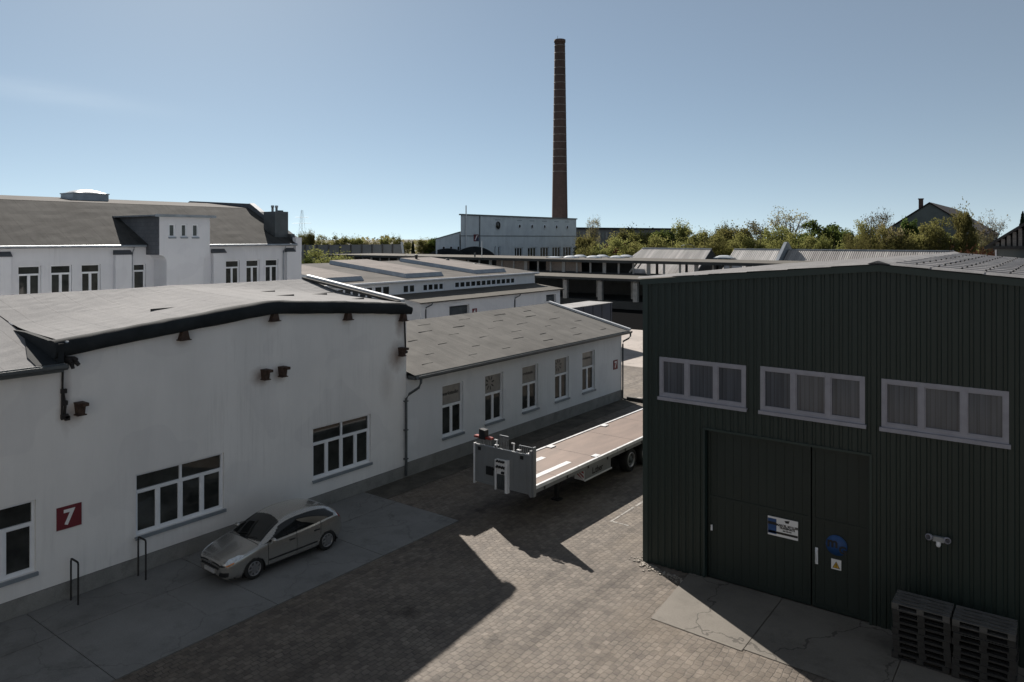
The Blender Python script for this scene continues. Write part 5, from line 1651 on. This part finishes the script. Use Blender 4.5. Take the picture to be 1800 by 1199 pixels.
p0, p1 = at(1010, 300), at(1188, 330)
lb = thing("long_flat_building", "long flat roofed dark building behind trees right of the factory", "building", (p0 + p1) / 2)
d_ = (p1 - p0).normalized(); n_v = Vector((-d_.y, d_.x, 0))
mb = MB(); mb.prism([tuple(p0), tuple(p1), tuple(p1 + Vector((0, 0, 13.5))), tuple(p0 + Vector((0, 0, 13.5)))], tuple(n_v * 14)); mb.build("wall", plain("weathered_grey_brown_wall", (0.16, 0.155, 0.15), .9, .25, .1), lb)
mb = MB(); e_ = Vector((0, 0, 13.5)); mb.prism([tuple(p0 - d_ + e_ - n_v * .6), tuple(p1 + d_ + e_ - n_v * .6), tuple(p1 + d_ + e_ - n_v * .6 + Vector((0, 0, .7))), tuple(p0 - d_ + e_ - n_v * .6 + Vector((0, 0, .7)))], tuple(n_v * 15)); mb.build("roof", M['tar'], lb)
ln = (p1 - p0).length
for k in range(26):
    a = p0 + d_ * (2 + k * (ln - 4) / 26) - n_v * .08
    mb = MB(); b_ = a + d_ * 1.0
    mb.quad((a.x, a.y, 9.6), (b_.x, b_.y, 9.6), (b_.x, b_.y, 12.4), (a.x, a.y, 12.4)); mb.build("window", M['frost'] if k % 3 else M['glass'], lb)

nw = thing("noise_barrier", "long grey panelled noise barrier with dark posts in front of far trees", "wall", at(620, 190))
pa, pb = at(515, 178), at(707, 200)
for k in range(10):
    a = pa.lerp(pb, k / 10); b_ = pa.lerp(pb, (k + 1) / 10); d_ = (b_ - a).normalized()
    mb = MB(); q0 = a + d_ * .15; q1 = b_ - d_ * .15; zt_ = 8.25
    mb.prism([(q0.x, q0.y, 0), (q1.x, q1.y, 0), (q1.x, q1.y, zt_), (q0.x, q0.y, zt_)], (.1, .25, 0)); mb.build("panel", plain("barrier_grey", (0.15, 0.155, 0.16), .85, .2, .15) if k == 0 else bpy.data.materials["barrier_grey"], nw)
    mb = MB(); mb.box(a.x - .15, a.x + .15, a.y - .2, a.y + .2, 0, zt_ + .15); mb.build("post", M['decal'], nw)

pl = at(531, 620)
py_ = thing("electricity_pylon", "faint lattice electricity pylon far away beyond the trees at the left", "pylon", pl)
mb = MB(); Hh = 33
for (sx_, sy_) in ((-1, -1), (1, -1), (1, 1), (-1, 1)): mb.tube([(pl.x + sx_ * 3, pl.y + sy_ * 3, 0), (pl.x + sx_ * .5, pl.y + sy_ * .5, Hh)], .09, 4)
for k in range(8):
    z0, z1 = Hh * k / 8, Hh * (k + 1) / 8; w0, w1 = 3 - 2.5 * k / 8, 3 - 2.5 * (k + 1) / 8
    mb.tube([(pl.x - w0, pl.y - w0, z0), (pl.x + w1, pl.y - w1, z1)], .055, 3); mb.tube([(pl.x + w0, pl.y - w0, z0), (pl.x - w1, pl.y - w1, z1)], .055, 3)
mb.build("lattice_mast", M['steel'], py_)
mb = MB()
for z, w_ in ((22, 7.5), (27, 5.5)): mb.tube([(pl.x - w_ * .8, pl.y - w_ * .6, z), (pl.x + w_ * .8, pl.y + w_ * .6, z)], .11, 4)
mb.build("cross_arm", M['steel'], py_)

lp = at(1224, 150)
sl = thing("street_lamp", "slender pale street lamp with curved arm above the loading shed roof", "lamp", lp)
mb = MB(); mb.tube([(lp.x, lp.y, 0), (lp.x, lp.y, 7.2)], .09, 6, 0, .06); mb.build("post", M['steel'], sl)
ar = [(lp.x + (1.6 - 1.6 * math.cos(R(a))) * -.8, lp.y + (1.6 - 1.6 * math.cos(R(a))) * -.6, 7.2 + 1.5 * math.sin(R(a))) for a in range(0, 121, 15)]
mb = MB(); mb.tube(ar, .06, 6); mb.build("arm", M['steel'], sl)
mb = MB(); q = ar[-1]; mb.tube([q, (q[0] - .7, q[1] - .5, q[2] - .25)], .16, 6); mb.build("lamp_head", M['zincpale'], sl)

# ================================================================== TREES
def tree_meshes(kind, seed):
    """unit tree about 10 m tall: trunk with limbs, and a crown of leaf cards in clumps"""
    rd = random.Random(seed)
    tb = MB()
    Hh = 10.0
    clumps = []
    if kind == 'conifer':
        tb.tube([(0, 0, 0), (0, 0, 5), (.05, 0, 9.6)], .2, 6, 0, .03)
        for k in range(70):
            z = 1.0 + 8.6 * (k / 70); r_ = 2.5 * (1 - z / 10.2) * rd.uniform(.6, 1.1); a = rd.uniform(0, 2 * PI)
            clumps.append((Vector((r_ * .75 * math.cos(a), r_ * .75 * math.sin(a), z)), .75 * (1 - z / 14), 1.0))
    else:
        nb = {'dense': 8, 'spring': 10, 'brown': 13, 'bare': 16, 'bush': 9}[kind]
        spread = {'dense': 3.2, 'spring': 2.8, 'brown': 3.0, 'bare': 3.0, 'bush': 3.4}[kind]
        h0 = {'dense': 1.2, 'spring': 1.4, 'brown': 1.6, 'bare': 2.0, 'bush': .1}[kind]
        tb.tube([(0, 0, 0), (rd.uniform(-.1, .1), rd.uniform(-.1, .1), h0 + 1), (rd.uniform(-.3, .3), rd.uniform(-.3, .3), 6.0), (rd.uniform(-.5, .5), rd.uniform(-.5, .5), 9.2)], .26, 7, 0, .04)
        for k in range(nb):
            a = 2 * PI * k / nb + rd.uniform(-.4, .4); zs = h0 + rd.uniform(.2, 4.2); up = rd.uniform(2.0, 5.2); ou = spread * rd.uniform(.45, 1.0)
            e = Vector((ou * math.cos(a), ou * math.sin(a), min(zs + up, 9.7)))
            s_ = Vector((0, 0, zs)); mid = s_.lerp(e, .5) + Vector((0, 0, -.3))
            tb.tube([s_, mid, e], .10, 5, 0, .02)
            for q in range(6):
                t_ = rd.uniform(.35, 1.0); p = s_.lerp(e, t_); dv = Vector((rd.uniform(-1, 1), rd.uniform(-1, 1), rd.uniform(-.1, 1.2))) * (1.1 if kind != 'bare' else 1.5)
                tb.tube([p, p + dv * .6 + Vector((0, 0, .1)), p + dv], .035, 4, 0, .008, False)
                if kind in ('bare', 'brown'):
                    for q2 in range(4):
                        pp = p + dv * rd.uniform(.3, 1); tb.tube([pp, pp + Vector((rd.uniform(-.6, .6), rd.uniform(-.6, .6), rd.uniform(0, .8)))], .016, 3, 0, .005, False)
                if rd.random() < {'dense': 1, 'spring': .95, 'brown': .8, 'bare': .3, 'bush': 1}[kind]:
                    clumps.append((p + dv * .8, rd.uniform(.55, 1.15), 1.0))
            clumps.append((e, rd.uniform(.6, 1.1), 1.0))
        if kind in ('dense', 'bush'):
            for k in range(60):
                th, ph = rd.uniform(0, 2 * PI), math.acos(rd.uniform(-.5, 1))
                r_ = rd.uniform(.72, 1.0)
                c_ = Vector((spread * r_ * math.sin(ph) * math.cos(th), spread * r_ * math.sin(ph) * math.sin(th), (5.3 if kind == 'dense' else 4.2) + 4.4 * r_ * math.cos(ph)))
                if c_.z > .4: clumps.append((c_, rd.uniform(.6, 1.05), 1.0))
        if kind == 'spring':
            for k in range(26):
                th = rd.uniform(0, 2 * PI); z = rd.uniform(1.5, 9.3); r_ = spread * .9 * math.sqrt(max(.05, 1 - ((z - 5) / 5.2) ** 2)) * rd.uniform(.5, 1)
                clumps.append((Vector((r_ * math.cos(th), r_ * math.sin(th), z)), rd.uniform(.5, .9), 1.0))
    cb = MB()
    per = {'dense': 95, 'spring': 95, 'brown': 70, 'bare': 34, 'bush': 80, 'conifer': 60}[kind]
    ls = {'dense': .185, 'spring': .165, 'brown': .145, 'bare': .12, 'bush': .15, 'conifer': .2}[kind]
    for (c_, r_, _) in clumps:
        for k in range(per):
            d = Vector((rd.gauss(0, 1), rd.gauss(0, 1), rd.gauss(0, .8)))
            d = d.normalized() * r_ * rd.uniform(.25, 1.15) ** .7
            p = c_ + d
            if kind in ('bush', 'spring') and rd.random() < .25: p = p + Vector((rd.gauss(0, .25), rd.gauss(0, .25), abs(rd.gauss(0, .75))))
            if p.z < .1: continue
            u = Vector((rd.gauss(0, 1), rd.gauss(0, 1), rd.gauss(0, 1))).normalized(); v = u.orthogonal().normalized()
            if kind == 'conifer': u = (Vector((d.x, d.y, -.3))).normalized(); v = u.orthogonal().normalized()
            s_ = ls * rd.uniform(.6, 1.4)
            cb.add([p - u * s_, p - v * s_ * .6, p + u * s_, p + v * s_ * .6], [(0, 1, 2, 3)])
    return tb, cb
protos = {}
def tree(kind, leaf, label, px, top, d, wpx, group="trees beyond the sheds", var=0, name="tree"):
    """px, top, wpx read off the photograph; d = metres ahead of the camera"""
    key = (kind, leaf, var)
    h = 10 + (418 - top) / 1310 * d
    wd = wpx / 1310 * d / 6.0
    loc = at(px, d)
    rz = random.uniform(0, 6.28)
    if key not in protos:
        tb, cb = tree_meshes(kind, hash(kind) % 7 if 0 else len(protos) * 13 + 5)
        r_ = bpy.data.objects.new(name, None); COL.objects.link(r_)
        tk = tb.build("trunk", M['barkpale' if kind in ('bare', 'brown') else 'bark'], r_)
        cb.build("crown", M[leaf], r_)
        protos[key] = r_
        r_.location = loc; r_.rotation_euler = (0, 0, rz); r_.scale = (wd, wd, h / 10)
        tag(r_, label, "bush" if kind == 'bush' else "tree", group)
        return r_
    r_ = dup(protos[key], loc, rz, (wd, wd, h / 10), label, group)
    r_.name = name
    r_["category"] = "bush" if kind == 'bush' else "tree"
    return r_
A_ = "trees beyond the sheds"
tree('bare', 'leaf_brown', "dark bare tree with a round twiggy crown just right of the factory", 1042, 388, 190, 30)
tree('spring', 'leaf_spring', "yellow green bush like tree at the foot of the dark bare tree", 1024, 418, 186, 34, var=0)
tree('bush', 'leaf_red', "red brown bush among green trees left of the pale hipped shed roof", 1084, 424, 178, 44, name="bush")
tree('spring', 'leaf_spring', "light green tree in front of the long flat roofed building", 1098, 405, 190, 52, var=1)
tree('spring', 'leaf_spring', "light green tree between the red brown bush and the dark round tree", 1132, 410, 184, 50, var=0)
tree('dense', 'leaf_dense', "dark green round tree right above the pale hipped shed roof", 1163, 402, 172, 56)
tree('spring', 'leaf_spring', "tall slim green tree at the right end of the long flat roofed building", 1198, 391, 200, 30, var=2)
tree('spring', 'leaf_spring', "broad yellow green tree right of the tall slim tree", 1222, 407, 186, 52, var=1)
tree('brown', 'leaf_spring', "loose olive tree above the gap between the shed roofs", 1252, 405, 184, 48)
tree('spring', 'leaf_spring', "pointed green tree over the left end of the middle shed roof", 1272, 396, 205, 34, var=2)
tree('spring', 'leaf_spring', "wide light green tree above the middle shed roof", 1300, 403, 180, 56, var=0)
tree('brown', 'leaf_brown', "hazy olive brown tree left of the tall grey brown tree", 1344, 392, 176, 58)
tree('bare', 'leaf_brown', "tall grey brown half bare tree, highest of the middle row", 1390, 374, 178, 76, var=1)
tree('brown', 'leaf_spring', "sparse green tree under the tall grey brown tree", 1366, 402, 168, 52, var=1)
tree('dense', 'leaf_dense', "large dark green round tree right of the tall grey brown tree", 1437, 387, 165, 74, var=1)
tree('spring', 'leaf_spring', "small pale green tree in front of the large dark round tree", 1448, 414, 150, 28, var=2)
tree('dense', 'leaf_dense', "smaller dark green tree right of the large dark round tree", 1482, 401, 168, 44)
tree('spring', 'leaf_spring', "low yellow green tree in the dip left of the sparse twiggy trees", 1500, 416, 150, 42, var=1)
tree('bare', 'leaf_brown', "sparse twiggy tree, leftmost below the house", 1540, 380, 140, 56, var=0)
tree('brown', 'leaf_spring', "olive tree with pale stem beside the sparse twiggy tree", 1520, 396, 132, 46, var=0)
tree('brown', 'leaf_brown', "brownish budding tree left of the house", 1568, 382, 128, 52, var=1)
tree('dense', 'leaf_dense', "small dark tree top against the grey gable of the house", 1597, 379, 134, 34)
tree('brown', 'leaf_spring', "olive green tree hiding the lower gable of the house", 1630, 392, 126, 58, var=0)
tree('brown', 'leaf_spring', "thin tree with pale trunk below the red tiled roof", 1662, 400, 124, 52, var=1)
tree('spring', 'leaf_spring', "light green tree in front of the red tiled roof", 1697, 376, 124, 36, var=0)
tree('bare', 'leaf_brown', "bare twiggy tree right of the house", 1742, 382, 128, 52, var=1)
tree('brown', 'leaf_brown', "brownish tree between the house and the barn", 1722, 398, 128, 44, var=1)
tree('bush', 'leaf_red', "dark red bush beside the barn", 1722, 424, 98, 60, name="bush")
tree('conifer', 'needle', "dark conifer top behind the barn at the right edge", 1797, 368, 120, 40)
for k, (px_, tp, wd_) in enumerate(((1030, 424, 40), (1060, 420, 44), (1110, 416, 50), (1150, 414, 44), (1180, 412, 50), (1240, 412, 56), (1270, 410, 50), (1320, 408, 56), (1375, 408, 56), (1505, 410, 50), (1530, 402, 56), (1580, 396, 56), (1120, 424, 60), (1205, 424, 60), (1290, 420, 66), (1335, 416, 60), (1405, 414, 64), (1470, 420, 54), (1555, 410, 62), (1600, 404, 60), (1650, 412, 64), (1690, 408, 56))):
    tree('bush', 'leaf_spring', "low leafy undergrowth bush filling the gap under the trees beyond the sheds", px_, tp, 150 if px_ < 1500 else 126, wd_, "undergrowth bushes beyond the sheds", name="bush")
# left of the factory
for (px_, tp, wd_, kd, lf, lab, v_) in (
    (538, 412, 26, 'spring', 'leaf_spring', "pale green tree right beside the end of the dormer hall", 0),
    (547, 407, 14, 'spring', 'leaf_spring', "slim upright tree rising above the noise barrier at far left", 2),
    (566, 416, 34, 'brown', 'leaf_spring', "low olive tree behind the left part of the noise barrier", 0),
    (596, 417, 40, 'spring', 'leaf_spring', "wide pale tree behind the middle of the noise barrier", 1),
    (628, 420, 36, 'spring', 'leaf_spring', "low hazy tree behind the noise barrier, right of the wide pale tree", 0),
    (655, 420, 36, 'brown', 'leaf_brown', "brownish low tree behind the right part of the noise barrier", 1),
    (677, 416, 22, 'spring', 'leaf_spring', "pointed small tree above the right end of the noise barrier", 2),
    (697, 417, 24, 'spring', 'leaf_spring', "rounded green tree at the right end of the noise barrier", 1),
    (712, 424, 26, 'brown', 'leaf_spring', "olive tree beside the inclined white duct", 1),
    (748, 422, 40, 'spring', 'leaf_spring', "light green bushy tree left of the factory annex", 0),
    (765, 417, 36, 'dense', 'leaf_dense', "dark tree clump touching the factory annex", 0)):
    tree(kd, lf, lab, px_, tp, 260, wd_, "trees around the noise barrier", var=v_)
tree('conifer', 'needle', "small dark cone shaped conifer left of the factory annex", 726, 422, 215, 20, "trees around the noise barrier")
tree('bush', 'leaf_spring', "yellow green bush above the left end of the workshop roof", 582, 436, 118, 84, "bushes behind the workshop", name="bush")
tree('bush', 'leaf_dense', "dark green bush at the corner of the dormer hall", 534, 440, 112, 34, "bushes behind the workshop", name="bush")

# ================================================================== the building the view is taken from; unseen, added to bounce sunlight into shade
ob = thing("unseen_building", "unseen pale three storey building added behind the camera to bounce light into the yard", "building", (8, -3, 0))
hs = [(x, x + 1.6, z, z + 1.9) for x in [-11 + 3.1 * k for k in range(13)] for z in (1.2, 4.9, 8.6)]
mb = MB()
for a, b in zip([-13] + sorted(set(v for h in hs for v in h[:2])), sorted(set(v for h in hs for v in h[:2])) + [31]):
    z = 0
    for h in sorted([h for h in hs if h[0] < (a + b) / 2 < h[1]], key=lambda h: h[2]):
        mb.quad((a, -3, z), (b, -3, z), (b, -3, h[2]), (a, -3, h[2])); z = h[3]
    mb.quad((a, -3, z), (b, -3, z), (b, -3, 12.8), (a, -3, 12.8))
mb.quad((-13, -3, 0), (-13, -16, 0), (-13, -16, 12.8), (-13, -3, 12.8)); mb.quad((31, -3, 0), (31, -16, 0), (31, -16, 12.8), (31, -3, 12.8)); mb.quad((-13, -16, 0), (31, -16, 0), (31, -16, 12.8), (-13, -16, 12.8))
mb.build("wall", plaster("unseen_building_render", (0.38, 0.365, 0.34)), ob)
mb = MB(); mb.prism([(-13.4, -2.6, 12.7), (-13.4, -9.5, 16.5), (-13.4, -16.4, 12.7)], (44.8, 0, 0)); mb.build("roof", M['tile'], ob)
for h in hs:
    window(ob, lambda u, v, d, h=h: (h[1] - u, -3 + d, h[2] + v), 1.6, 1.9, 2, 1.25, 1)

# distant wood along the horizon
rd = random.Random(9)
mb = MB()
for k in range(9000):
    px_ = rd.uniform(-250, 2050); d = rd.uniform(290, 420)
    p = at(px_, d)
    hh = 8.2 + 2.8 * (math.sin(px_ * .021) * .5 + math.sin(px_ * .057 + 1) * .3 + math.sin(px_ * .13) * .25) + rd.gauss(0, .5)
    z = rd.uniform(0, 1) ** .6 * hh
    u = Vector((rd.gauss(0, 1), rd.gauss(0, 1), rd.gauss(0, 1))).normalized(); v = u.orthogonal().normalized(); s_ = rd.uniform(.5, 1.1)
    q = p + Vector((0, 0, z))
    mb.add([q - u * s_, q - v * s_ * .7, q + u * s_, q + v * s_ * .7], [(0, 1, 2, 3)])
tag(mb.build("distant_wood", M['leaf_brown']), None, None, None, "stuff")
